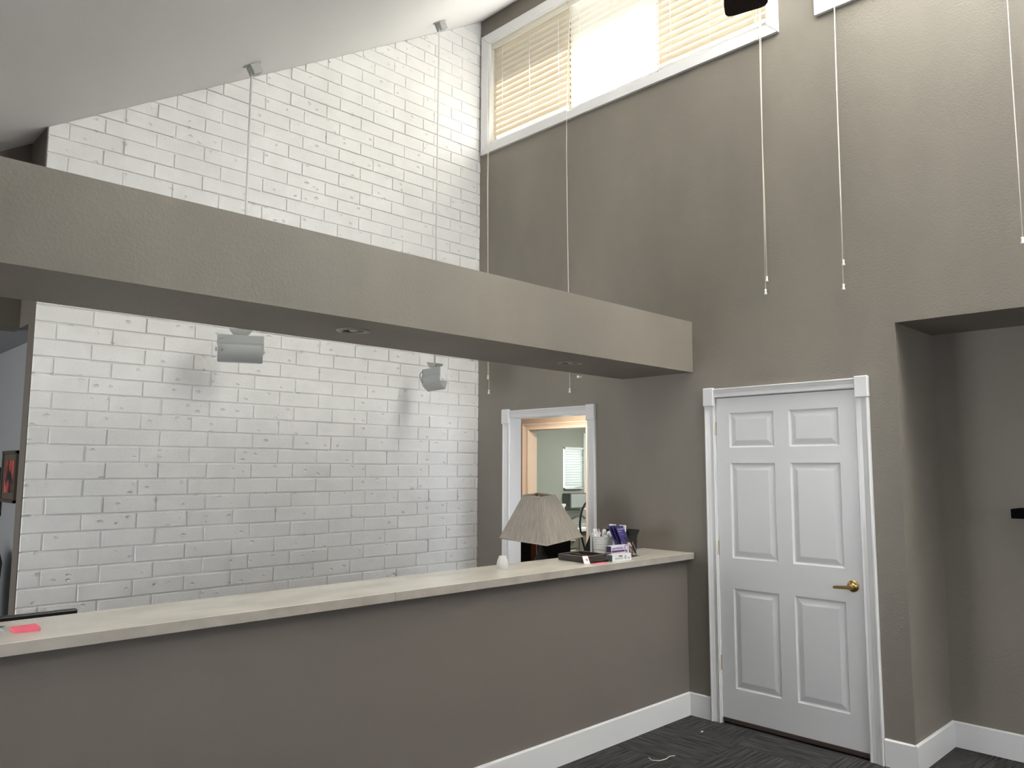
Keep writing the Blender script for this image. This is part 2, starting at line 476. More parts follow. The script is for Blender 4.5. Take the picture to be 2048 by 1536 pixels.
mb.prism([(.3, 2.75), (XO, 2.75), (XO, 5.70), (.3, ceil_z(.3)+.02)], -5.1, -4.98, 'y')
struct(mb.build('wall_rear', M_wall_smooth))

# knee wall of the reception counter and the dropped beam above it
mb = MB(); mb.box(-.6, XW, YC, YC+.12, 0, .9915); struct(mb.build('wall_counter', M_wall_smooth))
RL = [(2.012, 3.125), (3.578, 3.139)]
mb = MB(); slab(mb, 'z', 2.223, 2.566, (-.47, XW), (2.862, 3.456), [(x-.054, x+.054, y-.054, y+.054) for x, y in RL])
struct(mb.build('wall_beam', M_wall))

# hallway and exam room seen through the far door
mb = MB()
slab(mb, 'x', 6.12, 6.24, (1.6, 9.5), (0, 2.5), [(5.16, 5.981, -.01, 1.999)])
mb.box(XO, 6.12, 2.9, 3.0, 0, 2.5); mb.box(XW, XO, 5.14, 9.5, 0, 2.5); mb.box(XO, 6.12, 9.4, 9.5, 0, 2.5); mb.box(XO, 6.12, 1.66, 1.72, 0, 2.5)
struct(mb.build('wall_hallway', M_peach))
mb = MB(); mb.box(4.56, 10, -1.3, 9.6, 2.498, 2.62); struct(mb.build('ceiling_hallway', M_roof))
mb = MB()
slab(mb, 'y', 7.0, 7.12, (6.24, 9.9), (0, 2.5), [(7.82, 8.20, 1.30, 1.865)])
mb.box(9.8, 9.9, 4.3, 7.0, 0, 2.5); mb.box(6.24, 9.8, 4.3, 4.4, 0, 2.5)
struct(mb.build('wall_exam', M_exam))
lamp('hallway_light', 'AREA', (5.35, 5.0, 2.46), 23, (1, .86, .69), aim=(0, 0, -1), size=.5, size_y=.5)
lamp('daylight_exam', 'AREA', (8.01, 7.45, 1.75), 2.8, (.95, 1, .98), aim=(0, -1, -.15), size=.7, size_y=.8)
lamp('exam_room_light', 'AREA', (7.9, 5.6, 2.46), 30, (.93, 1, .93), aim=(0, 0, -1), size=1.0, size_y=.6)

# ------------------------------------------------------------------ trims
def board_ring(mb, y0, y1, z0, z1, w, x0, x1, mt=None):
    """mitred flat casing around an opening in the right wall; outer rectangle given"""
    o = [(y0, z0), (y1, z0), (y1, z1), (y0, z1)]; i = [(y0+w, z0+w), (y1-w, z0+w), (y1-w, z1-w), (y0+w, z1-w)]
    for k in range(4):
        j = (k+1) % 4
        quad = [o[k], o[j], i[j], i[k]]
        gap = .0006
        c = (sum(p[0] for p in quad)/4, sum(p[1] for p in quad)/4)
        quad = [(p[0]+(c[0]-p[0])*gap*3, p[1]+(c[1]-p[1])*gap*3) for p in quad]
        back = [(x1, *p) for p in quad]
        mid = [(x0+.004, *p) for p in quad]
        cc = [(p[0]+(c[0]-p[0])*.05, p[1]+(c[1]-p[1])*.05) for p in quad]
        # inner edge sits a little lower than the outer edge
        front = [(x0, *quad[0]), (x0, *quad[1]), (x0+.007, *quad[2]), (x0+.007, *quad[3])]
        ra, rb = mb.verts(back), mb.verts(front)
        mb.loft([ra, rb])
mb = MB(); board_ring(mb, 2.175, 4.985, 4.349, 5.457, .078, 4.481, XW); struct(mb.build('trim_1', M_white))
mb = MB(); board_ring(mb, -.92, 1.935, 4.349, 5.457, .078, 4.481, XW); struct(mb.build('trim_2', M_white))

CAS = [(0, 0), (0, -.010), (.006, -.013), (.014, -.009), (.030, -.009), (.040, -.013), (.052, -.017), (.060, -.022), (.066, -.022), (.070, -.016), (.070, 0)]
def casing_leg(mb, yin, sgn, z0, z1, xw, w=.07, mt=None, flip=1):
    s = w/.07
    poly = [(xw+flip*d, yin+sgn*u*s) for u, d in CAS]
    mb.prism(poly, z0, z1, 'z', mt)
def casing_head(mb, y0, y1, zin, xw, w=.06, mt=None, flip=1):
    s = w/.07
    poly = [(xw+flip*d, zin+u*s) for u, d in CAS]
    mb.prism(poly, y0, y1, 'y', mt)
def corner_block(mb, y0, y1, z0, z1, xw, mt=None):
    mb.box(xw-.030, xw, y0, y1, z0, z1, .005, mt, seg=1)
# door 1 casing with corner blocks and jambs
mb = MB()
casing_leg(mb, 2.708, 1, 0, 1.985, XW, .064); casing_leg(mb, 1.797, -1, 0, 1.985, XW, .078)
casing_head(mb, 1.79, 2.708, 2.043, XW, .056)
corner_block(mb, 2.700, 2.776, 1.985, 2.106, XW); corner_block(mb, 1.715, 1.792, 1.985, 2.108, XW)
mb.box(XW-.004, XO, 2.704, 2.716, 0, 2.047); mb.box(XW-.004, XO, 1.789, 1.796, 0, 2.047); mb.box(XW-.004, XO, 1.789, 2.716, 2.041, 2.048)
struct(mb.build('trim_3', M_white))
# door 2 casing (open doorway)
mb = MB()
casing_leg(mb, 4.614, 1, 0, 1.942, XW, .078); casing_leg(mb, 3.782, -1, 0, 1.942, XW, .078)
casing_head(mb, 3.78, 4.616, 1.990, XW, .062)
corner_block(mb, 4.612, 4.697, 1.942, 2.064, XW); corner_block(mb, 3.700, 3.784, 1.937, 2.058, XW)
mb.box(XW-.004, XO+.002, 4.612, 4.622, 0, 1.997); mb.box(XW-.004, XO+.002, 3.774, 3.784, 0, 1.997); mb.box(XW-.004, XO+.002, 3.774, 4.622, 1.988, 1.998)
struct(mb.build('trim_4', M_white))
# casing of the exam room door, warm light put into its colour
mb = MB()
rings = []
for k in range(4):
    pts = []
    for u, d in CAS:
        u *= .085/.07
        pts.append((6.12+d, (5.981+u) if k < 2 else (5.160-u), 0 if k in (0, 3) else 1.995+u*.8))
    rings.append(mb.verts(pts))
mb.loft(rings, True, True)
mb.box(6.116, 6.242, 5.975, 5.984, 0, 2.0); mb.box(6.116, 6.242, 5.156, 5.166, 0, 2.0); mb.box(6.116, 6.242, 5.156, 5.984, 1.992, 2.0)
struct(mb.build('trim_5', M_jamb))

# baseboards
def base_x(mb, xw, y0, y1, h=.142, s=-1):
    t = .015
    mb.prism([(xw, 0), (xw+s*t, 0), (xw+s*t, h-.006), (xw+s*(t-.006), h), (xw, h)], y0, y1, 'y')
def base_y(mb, yw, x0, x1, h=.142, s=-1):
    t = .015
    mb.prism([(yw, 0), (yw+s*t, 0), (yw+s*t, h-.006), (yw+s*(t-.006), h), (yw, h)], x0, x1, 'x')
mb = MB(); base_y(mb, YC, -.6, XW-.015); struct(mb.build('baseboard_counter', M_base))
mb = MB(); base_x(mb, XW, 2.776, YC); struct(mb.build('baseboard_corner', M_base))
mb = MB(); base_x(mb, XW, 1.5632, 1.716); base_y(mb, 1.563, XW-.015, 5.104); base_x(mb, 5.104, -1.1, 1.549); struct(mb.build('baseboard_alcove', M_base))

# ------------------------------------------------------------------ windows
def window(name, y0, y1, z0, z1, divs, panes):
    mb = MB()
    f = .035
    X0, X1 = 4.592, 4.628
    for a in (y0, y1-f): mb.box(X0, X1, a, a+f, z0, z1)
    for a in (z0, z1-f): mb.box(X0, X1, y0, y1, a, a+f)
    for d in divs: mb.box(X0-.004, X1, d-.024, d+.024, z0, z1)
    # white lining of the reveal
    mb.box(XW-.004, X0, y0, y0+.006, z0, z1); mb.box(XW-.004, X0, y1-.006, y1, z0, z1)
    mb.box(XW-.004, X0, y0, y1, z0, z0+.006); mb.box(XW-.004, X0, y0, y1, z1-.006, z1)
    o = struct(mb.build(name, M_frame))
    ed = [y0+f]+[d for d in divs]+[y1-f]
    for a, c, mt in zip(ed, ed[1:], panes):
        g = MB(); g.face([(4.612, a, z0+f), (4.612, c, z0+f), (4.612, c, z1-f), (4.612, a, z1-f)])
        g.build('glass_pane', mt, o)
    return o
window('window_1', *W1, [3.13, 3.985], [M_dim_side, M_dim, M_dim_side])
window('window_2', *W2, [.12, .985], [M_pane, M_pane, M_pane])
window('window_added', *W3, [-3.18, -2.26], [M_pane, M_pane, M_pane])  # unseen window, added to hold the clerestory fill lamp
mb = MB()
for a in (7.82, 8.185): mb.box(a, a+.015, 7.02, 7.06, 1.30, 1.865)
for a in (1.30, 1.845): mb.box(7.82, 8.20, 7.02, 7.06, a, a+.02)
o = struct(mb.build('window_3', M_dgrey))
g = MB(); g.face([(7.83, 7.05, 1.31), (8.19, 7.05, 1.31), (8.19, 7.05, 1.85), (7.83, 7.05, 1.85)]); g.build('glass_pane', M_pane, o)

# ------------------------------------------------------------------ blinds
def tassel_mb(p, mb=None):
    mb = mb or MB()
    M = Matrix.Translation(p)
    mb.lathe([(.0005, .034), (.0065, .034), (.0075, .030), (.0060, .022), (.0062, .016), (.0095, .004), (.0095, 0), (.0005, 0)], 12, M)
    return mb
def blind(label, y0, y1, ztop, zbot, tilt, cords, group, slat_mat=M_slat, name='venetian_blind', xc=4.566):
    b = thing(name, label, 'blind', (xc, (y0+y1)/2, zbot), group)
    mb = MB(); mb.box(xc-.028, xc+.024, y0, y1, ztop-.040, ztop-.002, .002); mb.build('head_rail', M_frame, b)
    mb = MB(); mb.box(xc-.040, xc-.032, y0, y1, ztop-.058, ztop-.004, .002); mb.build('valance', M_valance, b)
    w, pitch = .0630, .0525
    mb = MB()
    z = ztop-.075
    zs = []
    while z > zbot+.045: zs.append(z); z -= pitch
    for i, z in enumerate(zs):
        t = R(tilt+random.uniform(-2.0, 2.0))
        sag = random.uniform(-.0015, .0015)
        pts = []
        for j in range(6):
            u = (j/5-.5)*w
            crown = .0045*(1-(2*u/w)**2)
            # from the room-side upper edge down to the outer lower edge
            pts.append((xc+u*math.cos(t)+crown*math.sin(t)*-1, z-u*math.sin(t)+crown*math.cos(t)*-1))
        ra = mb.verts([(x, y0+.004, zz+sag) for x, zz in pts]); rb = mb.verts([(x, y1-.004, zz-sag) for x, zz in pts])
        mb.loft([ra, rb], False, False, None, True)
    mb.build('slats', slat_mat, b)
    mb = MB(); mb.box(xc-.026, xc+.026, y0+.003, y1-.003, zbot, zbot+.018, .005); mb.build('bottom_rail', M_frame, b)
    for f in (.13, .5, .87):
        y = y0+(y1-y0)*f
        mb = MB()
        for dx in (-.020, .018): mb.tube([(xc+dx, y, ztop-.05), (xc+dx, y, zbot+.01)], .0016, 5)
        for z in zs: mb.tube([(xc-.020, y, z+.02), (xc+.018, y, z-.02)], .0012, 4)
        mb.build('ladder_cord', M_plastic, b)
    for y, zend, yend in cords:
        xo = 4.466
        mb = MB()
        pts = [(xc-.034, y, ztop-.06), (4.50, y, ztop-.35), (4.474, y, W1[2]-.05), (xo, y+(yend-y)*.2, W1[2]-.4)]
        for t in (.45, .7, 1): pts.append((xo, y+(yend-y)*t+random.uniform(-.002, .002), W1[2]-.4+(zend+.03-W1[2]+.4)*(t-.2)/.8))
        mb.tube(pts, .0024, 6); mb.build('lift_cord', M_cord, b)
        tassel_mb((xo, yend, zend)).build('tassel', M_plastic, b)
    return b
TOP = 5.385
blind('cream blind over the left pane of the high window, nearest the brick wall', 3.988, 4.895, TOP, 4.455, 63, [(4.872, 2.33, 4.851), (4.884, 2.205, 4.838)], 'blinds in the high window')
blind('bright sunlit blind in the middle pane of the high window', 3.134, 3.984, TOP, 4.448, 56, [(3.955, 2.155, 3.927)], 'blinds in the high window', M_slat_mid)
b3 = blind('cream blind over the right pane of the high window, partly behind the fan blade', 2.262, 3.130, TOP, 4.47, 63, [(2.293, 2.74, 2.292), (2.284, 2.66, 2.303)], 'blinds in the high window')
mb = MB(); mb.tube([(4.53, 2.315, TOP-.06), (4.474, 2.313, 4.45), (4.470, 2.312, 4.37)], .0016, 5); mb.build('tilt_cord', M_cord, b3)
tassel_mb((4.470, 2.312, 4.338)).build('tassel', M_plastic, b3)
blind('blind of the window above the alcove with two stacked tassels on its cord', .998, 1.845, TOP, 4.455, 63, [(1.806, 2.755, 1.815), (1.808, 2.612, 1.820)], 'blinds in the second high window', M_slat_white)
blind('blind whose single cord hangs at the right edge of the photo', .135, .972, TOP, 4.455, 56, [(.920, 2.70, .926)], 'blinds in the second high window', M_slat_white)
# the exam room blind
b = thing('venetian_blind', 'small white blind glowing in the exam room window beyond the doorway', 'blind', (8.01, 6.985, 1.31))
mb = MB(); mb.box(7.825, 8.195, 6.962, 6.995, 1.832, 1.862, .002); mb.build('head_rail', M_frame, b)
mb = MB()
z = 1.822
while z > 1.325:
    pts = [(6.978+(j/4-.5)*.030, z-(j/4-.5)*.036+.004*(1-(j/2-1)**2)) for j in range(5)]
    ra = mb.verts([(7.828, y, zz) for y, zz in pts]); rb = mb.verts([(8.192, y, zz) for y, zz in pts])
    mb.loft([ra, rb], False, False, None, True); z -= .034
mb.build('slats', M_slat_white, b)
mb = MB(); mb.box(7.828, 8.192, 6.965, 6.992, 1.305, 1.318, .003); mb.build('bottom_rail', M_frame, b)

# white peg on the wall by the beam
mb = MB()
M = Matrix.Translation((XW, 3.848, 2.270)) @ Matrix.Rotation(R(-90), 4, 'Y') @ Matrix.Rotation(R(0), 4, 'X')
mb.lathe([(.0005, 0), (.010, 0), (.010, .003), (.006, .006), (.006, .026), (.011, .031), (.011, .036), (.0005, .037)], 14, M)
tag(mb.build('wall_peg', M_plastic), 'small white peg on the wall just under the beam, right of a hanging tassel', 'peg')

# ------------------------------------------------------------------ six-panel door
XD = 4.514
mb = MB()
Y0, Y1, ZA, ZB = 1.800, 2.702, .036, 2.037
PAN = [(2.303, 2.610, 1.716, 1.938), (1.904, 2.207, 1.716, 1.938), (2.303, 2.608, 1.026, 1.620), (1.900, 2.206, 1.012, 1.616), (2.303, 2.606, .222, .832), (1.899, 2.204, .221, .834)]
PAN = [(a, c, d, e) for a, c, d, e in PAN]
us = sorted({Y0, Y1, 1.902, 2.206, 2.303, 2.608})
vs_ = sorted({ZA, ZB, .222, .833, 1.020, 1.618, 1.716, 1.938})
def is_panel(cy, cz):
    return (1.902 < cy < 2.206 or 2.303 < cy < 2.608) and (.222 < cz < .833 or 1.020 < cz < 1.618 or 1.716 < cz < 1.938)
for a, c in zip(us, us[1:]):
    for d, e_ in zip(vs_, vs_[1:]):
        if is_panel((a+c)/2, (d+e_)/2):
            prev = None
            for ins, dep in ((0, 0), (.008, .0085), (.014, .0095), (.044, .0015), (.047, .0012)):
                rg = mb.verts([(XD+dep, a+ins, d+ins), (XD+dep, c-ins, d+ins), (XD+dep, c-ins, e_-ins), (XD+dep, a+ins, e_-ins)])
                if prev:
                    mb.loft([prev, rg], True, False)
                prev = rg
            mb.bm.faces.new(prev)
        else:
            mb.face([(XD, a, d), (XD, c, d), (XD, c, e_), (XD, a, e_)])
XK = XD+.035
mb.face([(XK, Y0, ZA), (XK, Y1, ZA), (XK, Y1, ZB), (XK, Y0, ZB)])
for p, q in (((Y0, ZA), (Y1, ZA)), ((Y1, ZA), (Y1, ZB)), ((Y1, ZB), (Y0, ZB)), ((Y0, ZB), (Y0, ZA))):
    mb.face([(XD, *p), (XD, *q), (XK, *q), (XK, *p)])
bmesh.ops.remove_doubles(mb.bm, verts=mb.bm.verts, dist=1e-5)
door = struct(mb.build('door_1', M_door))
mb = MB()
M = Matrix.Translation((XD, 1.857, .926)) @ Matrix.Rotation(R(-90), 4, 'Y')
mb.lathe([(.0005, .0), (.033, 0), (.0335, .004), (.030, .009), (.020, .012), (.015, .014), (.0135, .020), (.0135, .042), (.012, .045), (.0005, .046)], 28, M)
h = mb.build('door_handle', M_brass, door)
mb = MB()
rings = []
for t in (0, .1, .3, .6, .9, 1):
    y = 1.848+t*.108; x = XD-.046+.010*t; hh = .0115-.003*t; th = .006
    z = .922-.008*t
    if t == 1: hh *= .7; th = .004
    rings.append(mb.verts([(x-th, y, z-hh*.8), (x-th*1.2, y, z), (x-th, y, z+hh), (x+th, y, z+hh), (x+th, y, z-hh)]))
mb.loft(rings, smooth=False)
mb.build('lever', M_brass, h)
for z, mt in ((1.84, M_dbrass), (1.078, M_dbrass), (.365, M_dbrass)):
    mb = MB()
    mb.tube([(XD-.010, 2.712, z-.045), (XD-.010, 2.712, z+.045)], .0065, 10)
    for kz in (-.018, 0, .018): mb.lathe([(.0068, -.0012), (.0072, -.0012), (.0072, .0012), (.0068, .0012)], 10, Matrix.Translation((XD-.010, 2.712, z+kz)))
    mb.lathe([(.0005, .052), (.005, .051), (.005, .045)], 10, Matrix.Translation((XD-.010, 2.712, z)))
    mb.box(XD-.006, XD-.002, 2.700, 2.724, z-.045, z+.045)
    mb.build('hinge', mt, door)
mb = MB(); mb.box(XD-.004, XK+.002, Y0+.004, Y1-.004, .010, .0365, .003); mb.build('door_sweep', M_sweep, door)
mb = MB(); mb.box(XW+.001, XD+.01, 1.7945, 1.7985, .89, .96); mb.build('strike_plate', M_dbrass, door)

# ------------------------------------------------------------------ countertop
ct = thing('countertop', 'long beige stone-look countertop running along the top of the reception counter', 'countertop', (2.0, 3.08, .992))
for a, c in ((-.62, 2.1046), (2.1082, XW-.001)):
    mb = MB()
    mb.box(a, c, 2.8845, 3.29, .992, 1.032, .0012, M_counter, seg=1)
    mb.box(a, c, 2.883, 2.8842, .9925, 1.0305, 0, M_edge)
    mb.build('worktop_section', None, ct)

# ------------------------------------------------------------------ recessed lights
def recessed(label, x, y):
    t = thing('recessed_light', label, 'ceiling light', (x, y, 2.223), 'recessed lights under the beam')
    M = Matrix.Translation((x, y, 2.223))
    mb = MB(); mb.lathe([(.0535, .004), (.055, -.003), (.062, -.007), (.078, -.004), (.081, 0)], 40, M); mb.build('trim_ring', M_trimring, t)
    mb = MB(); mb.lathe([(.0535, .0), (.052, .03), (.050, .10), (.0005, .102)], 32, M); mb.build('baffle', M_baffle, t)
    mb = MB(); mb.lathe([(.0005, -.006), (.018, -.002), (.030, .014), (.034, .036), (.026, .070), (.016, .100)], 24, M); mb.build('bulb', M_bulb, t)
recessed('round recessed light in the beam underside, near the middle of the photo', *RL[0])
recessed('round recessed light in the beam underside, nearest the open doorway', *RL[1])

# ------------------------------------------------------------------ wall washers on long rods
def washer(label, loc, rotz, zbox, rod_r, tilt):
    """loc: rod axis on the ceiling; box top at zbox"""
    x, y = loc
    t = thing('wall_washer_light', label, 'pendant light', (x, y, zbox), 'white wall-washer lights on rods', absolute=False, rotz=rotz)
    L = .1375
    # box + ridge
    mb = MB(); mb.box(-L, L, -.032, .032, -.052, 0, .002); mb.box(-L, L, -.037, .034, -.060, -.053, .002); mb.build('ballast_box', M_fixture, t)
    # curved hood
    c0 = [(-.034, -.060), (-.0385, -.075), (-.039, -.092), (-.034, -.112), (-.022, -.132), (-.004, -.150), (.022, -.167)]
    prof = []
    for i in range(6):
        a0, a1, a2, a3 = c0[max(i-1, 0)], c0[i], c0[i+1], c0[min(i+2, 6)]
        for tq in (0, .33, .66):
            prof.append(tuple(.5*(2*a1[j]+(a2[j]-a0[j])*tq+(2*a0[j]-5*a1[j]+4*a2[j]-a3[j])*tq*tq+(3*a1[j]-a0[j]-3*a2[j]+a3[j])*tq**3) for j in (0, 1)))
    prof.append(c0[-1])
    mb = MB()
    k = .004
    outer = [(y_, z_) for y_, z_ in prof]; inner = [(y_+k, z_+k*.3) for y_, z_ in prof]
    xa_, xb_ = -L+.008, L-.006
    for prf in (outer, inner):
        mb.loft([mb.verts([(xa_, p_, q_) for p_, q_ in prf]), mb.verts([(xb_, p_, q_) for p_, q_ in prf])], False, False, None, True)
    for i in (0, -1): mb.face([(xa_, *outer[i]), (xb_, *outer[i]), (xb_, *inner[i]), (xa_, *inner[i])])
    mb.prism([(y_, z_) for y_, z_ in prof]+[(.034, -.120), (.034, -.060)], L-.006, L-.002, 'x')
    mb.prism([(y_, z_) for y_, z_ in prof]+[(.034, -.120), (.034, -.060)], -L+.004, -L+.008, 'x')
    mb.box(-L+.01, L-.01, .018, .024, -.170, -.164)
    mb.build('hood', M_fixture, t)
    mb = MB(); mb.box(L, L+.004, -.030, .030, -.110, -.002, .002); mb.build('end_bracket', M_plastic, t)
    mb = MB()
    M = Matrix.Translation((L+.004, -.004, -.092)) @ Matrix.Rotation(R(90), 4, 'Y')
    mb.lathe([(.0005, 0), (.0135, 0), (.0135, .007), (.010, .010), (.0005, .010)], 18, M); mb.lathe([(.0005, .0105), (.003, .0105), (.003, .011), (.0005, .0112)], 8, M, M_black)
    mb.mats = [M_plastic, M_black] if len(mb.mats) == 1 else mb.mats
    mb.build('knob', None, t)
    mb = MB()
    M = Matrix.Translation((-L-.001, -.004, -.092)) @ Matrix.Rotation(R(-90), 4, 'Y')
    mb.lathe([(.0005, 0), (.0125, 0), (.0125, .007), (.0005, .009)], 16, M); mb.build('knob', M_fixture, t)
    # canopy: tapered channel above the box
    mb = MB()
    Mt = Matrix.Rotation(tilt, 4, 'Y')
    r1 = mb.verts([(-.040, -.022, .002), (.040, -.022, .002), (.040, .022, .002), (-.040, .022, .002)], Mt)
    r2 = mb.verts([(-.056, -.030, .020), (.056, -.030, .020), (.056, .030, .020), (-.056, .030, .020)], Mt)
    r3 = mb.verts([(-.069, -.034, .040), (.069, -.034, .040), (.069, .034, .040), (-.069, .034, .040)], Mt)
    r4 = mb.verts([(-.066, -.031, .040), (.066, -.031, .040), (.066, .031, .040), (-.066, .031, .040)], Mt)
    r5 = mb.verts([(-.040, -.020, .006), (.040, -.020, .006), (.040, .020, .006), (-.040, .020, .006)], Mt)
    mb.loft([r1, r2, r3, r4, r5]); mb.build('canopy', M_fixture, t)
    # flex cable
    mb = MB()
    mb.tube([(-L+.030, -.034, -.022), (-L+.016, -.048, -.024), (-L+.004, -.052, -.040), (-L+.003, -.050, -.060), (-L+.010, -.049, -.080), (-L+.022, -.045, -.098), (-L+.034, -.040, -.106)], .004, 8); mb.build('flex_cable', M_fixture, t)
    zc = ceil_z(x)
    zt = zc-zbox-.085
    mb = MB(); mb.tube([(0, 0, .004), (0, 0, zt)], rod_r, 12); mb.build('rod', M_rod, t)
    mb = MB(); mb.tube([(0, 0, zt-.01), (0, 0, zt+.02), (.008, 0, zt+.045), (.004, 0, zt+.075)], .0035, 6)
    mb.build('hanger_wire', M_rod, t)
    # ceiling bracket: plate on the slope, square clip below it
    Mc = Matrix.Rotation(-rotz, 4, 'Z') @ Matrix.Translation((0, 0, zc-zbox)) @ Matrix.Rotation(-math.atan(SL), 4, 'Y')
    br = MB(); br.box(-.062, .060, -.018, .018, -.006, 0, .001, M=Mc)
    bo = br.build('ceiling_plate', M_fixture, t)
    br = MB()
    for s in (-1, 1): br.box(-.032, .032, s*.030-.002, s*.030+.002, -.064, -.006, .0006, M=Mc)
    br.box(-.034, -.030, -.032, .032, -.064, -.004, .0006, M=Mc); br.box(-.034, .030, -.032, .032, -.067, -.063, .0006, M=Mc)
    br.build('clip', M_fixture, bo)
    br = MB(); br.lathe([(.0005, -.060), (.012, -.060), (.012, -.008)], 12, Mc); br.box(-.004, .022, -.006, .006, -.040, -.012, .001, M=Mc)
    br.build('clip_bolt', M_chrome, bo)
    return t
washer('white wall-washer light hanging left of the recessed light, square to the camera', (2.175, 4.660), math.atan2(-.423, .907), 2.402, .0085, 0)
washer('white wall-washer light hanging near the corner, turned sideways', (3.738, 4.668), math.atan2(-.989, -.151), 2.341, .0068, R(10))

# ------------------------------------------------------------------ ceiling fan (one blade tip in view)
FX, FY, FZ = 1.689, .899, 3.1
fan = thing('ceiling_fan', 'dark ceiling fan whose blade tip crosses the top right pane of the high window', 'fan', (FX, FY, FZ))
zc = ceil_z(FX)
mb = MB(); mb.lathe([(.0005, -.05), (.06, -.045), (.11, -.01), (.12, .05), (.10, .10), (.05, .13), (.02, .15)], 32, Matrix.Translation((FX, FY, FZ+.02))); mb.build('motor_housing', M_bronze, fan)
mb = MB(); mb.tube([(FX, FY, FZ+.15), (FX, FY, zc-.03)], .013, 12); mb.build('down_rod', M_bronze, fan)
mb = MB(); mb.lathe([(.02, -.09), (.05, -.06), (.068, .0), (.068, .05)], 24, Matrix.Translation((FX, FY, zc))); mb.build('canopy', M_bronze, fan)
for k in range(5):
    a = R(28)+k*2*math.pi/5
    Mz = Matrix.Translation((FX, FY, FZ)) @ Matrix.Rotation(a, 4, 'Z') @ Matrix.Rotation(R(-8), 4, 'X') @ Matrix.Translation((0, 0, -.002))
    mb = MB()
    out = [(.20, -.055), (.30, -.062), (.60, -.070), (.64, -.068), (.655, -.060), (.660, -.045), (.660, .045), (.655, .060), (.64, .068), (.60, .070), (.30, .062), (.20, .055)]
    mb.prism(out, -.003, .003, 'z', M=Mz); bl = mb.build('blade', M_fan, fan)
    mb = MB(); mb.box(.09, .26, -.018, .018, .003, .009, .002, M=Mz); mb.build('blade_iron', M_bronze, bl)

# ------------------------------------------------------------------ things on the countertop
ZT = 1.032
# pink notes, left end
def sticky(name, label, corners, h, curl, mt=M_pink):
    mb = MB()
    n = 8
    ra = []
    A, B_, C_, D_ = [Vector((*c, 0)) for c in corners]
    rows = []
    for i in range(n+1):
        t = i/n
        lo = A.lerp(B_, t); hi = D_.lerp(C_, t)
        z = ZT+.0004+curl*(1-(2*t-1)**2)*0+curl*(t**3)
        rows.append((lo, hi, z))
    rb = [mb.verts([(p.x, p.y, z), (q.x, q.y, z), (q.x, q.y, z+h), (p.x, p.y, z+h)]) for p, q, z in rows]
    mb.loft(rb)
    return tag(mb.build(name, mt), label, 'sticky notes')
sticky('sticky_note_pad', 'bright pink pad of sticky notes at the left end of the countertop', [(.684, 3.112), (.683, 3.036), (.752, 3.022), (.762, 3.125)][0:1]+[(.683, 3.036), (.755, 3.024), (.762, 3.118)], .010, 0)
mb = MB()
Mp = Matrix.Translation((.532, 3.160, ZT+.0056)) @ Matrix.Rotation(R(90), 4, 'Y')
mb.lathe([(.0005, 0), (.004, .0), (.0042, .02), (.0042, .12), (.0035, .135), (.001, .148)], 12, Mp)
pen = tag(mb.build('pen', M_bluepen), 'dark blue pen lying behind the bright pink note pad', 'pen')
mb = MB(); mb.box(.36, .668, 3.10, 3.215, ZT+.0002, ZT+.0012); tag(mb.build('paper_sheet', P('pale_blue_paper', (.50, .57, .62), .7)), 'pale blue paper slip under the blue pen at the photo edge', 'paper')

# frosted cup
mb = MB()
M = Matrix.Translation((3.026, 3.158, ZT))
mb.lathe([(.031, 0), (.0325, .004), (.0325, .022), (.029, .040), (.0225, .058), (.0195, .066), (.017, .068), (.0005, .068)], 28, M)
tag(mb.build('plastic_cup', M_cup), 'small frosted cup standing upside down on the countertop', 'cup')

# divided wooden tray
tr = thing('wooden_tray', 'dark wooden open tray on the countertop below the lamp', 'tray', (3.66, 3.13, ZT))
cf, cl, cr = Vector((3.530, 2.992, 0)), Vector((3.556, 3.225, 0)), Vector((3.764, 3.020, 0))
ex, ey = (cr-cf), (cl-cf)
Mt = Matrix(((ex.x, ey.x, 0, cf.x), (ex.y, ey.y, 0, cf.y), (0, 0, 1, ZT), (0, 0, 0, 1)))
mb = MB(); w = .05; H = .036
mb.box(0, 1, 0, w, .001, H, mt=M_traywood, M=Mt); mb.box(0, 1, 1-w, 1, .001, H, mt=M_traywood, M=Mt); mb.box(0, w, w, 1-w, .001, H, mt=M_traywood, M=Mt); mb.box(1-w, 1, w, 1-w, .001, H, mt=M_traywood, M=Mt)
mb.build('rim', None, tr)
mb = MB(); mb.box(w*.9, 1-w*.9, w*.9, 1-w*.9, .001, .006, M=Mt); mb.build('tray_bottom', M_trayin, tr)
mb = MB(); mb.box(.50, .53, w, 1-w, .006, H*.8, M=Mt); mb.build('divider', M_traywood, tr)
# little white card on the tray corner
cdt = thing('small_card', 'small white card with a pink mark leaning on the front corner of the tray', 'card', (3.508, 2.962, ZT))
mb = MB(); mb.face([(3.494, 2.966, ZT+.0005), (3.527, 2.949, ZT+.0005), (3.530, 2.972, ZT+.044), (3.500, 2.988, ZT+.044)]); mb.face([(3.5, 2.975, ZT+.0005), (3.531, 2.959, ZT+.0005), (3.531, 2.973, ZT+.044), (3.501, 2.989, ZT+.044)]); mb.build('card_face', M_paper, cdt)
mb = MB(); mb.face([(3.509, 2.9665, ZT+.018), (3.521, 2.9605, ZT+.018), (3.5225, 2.9665, ZT+.030), (3.511, 2.9725, ZT+.030)]); mb.build('printed_mark', P('pink_print', (.75, .25, .32), .6), cdt)
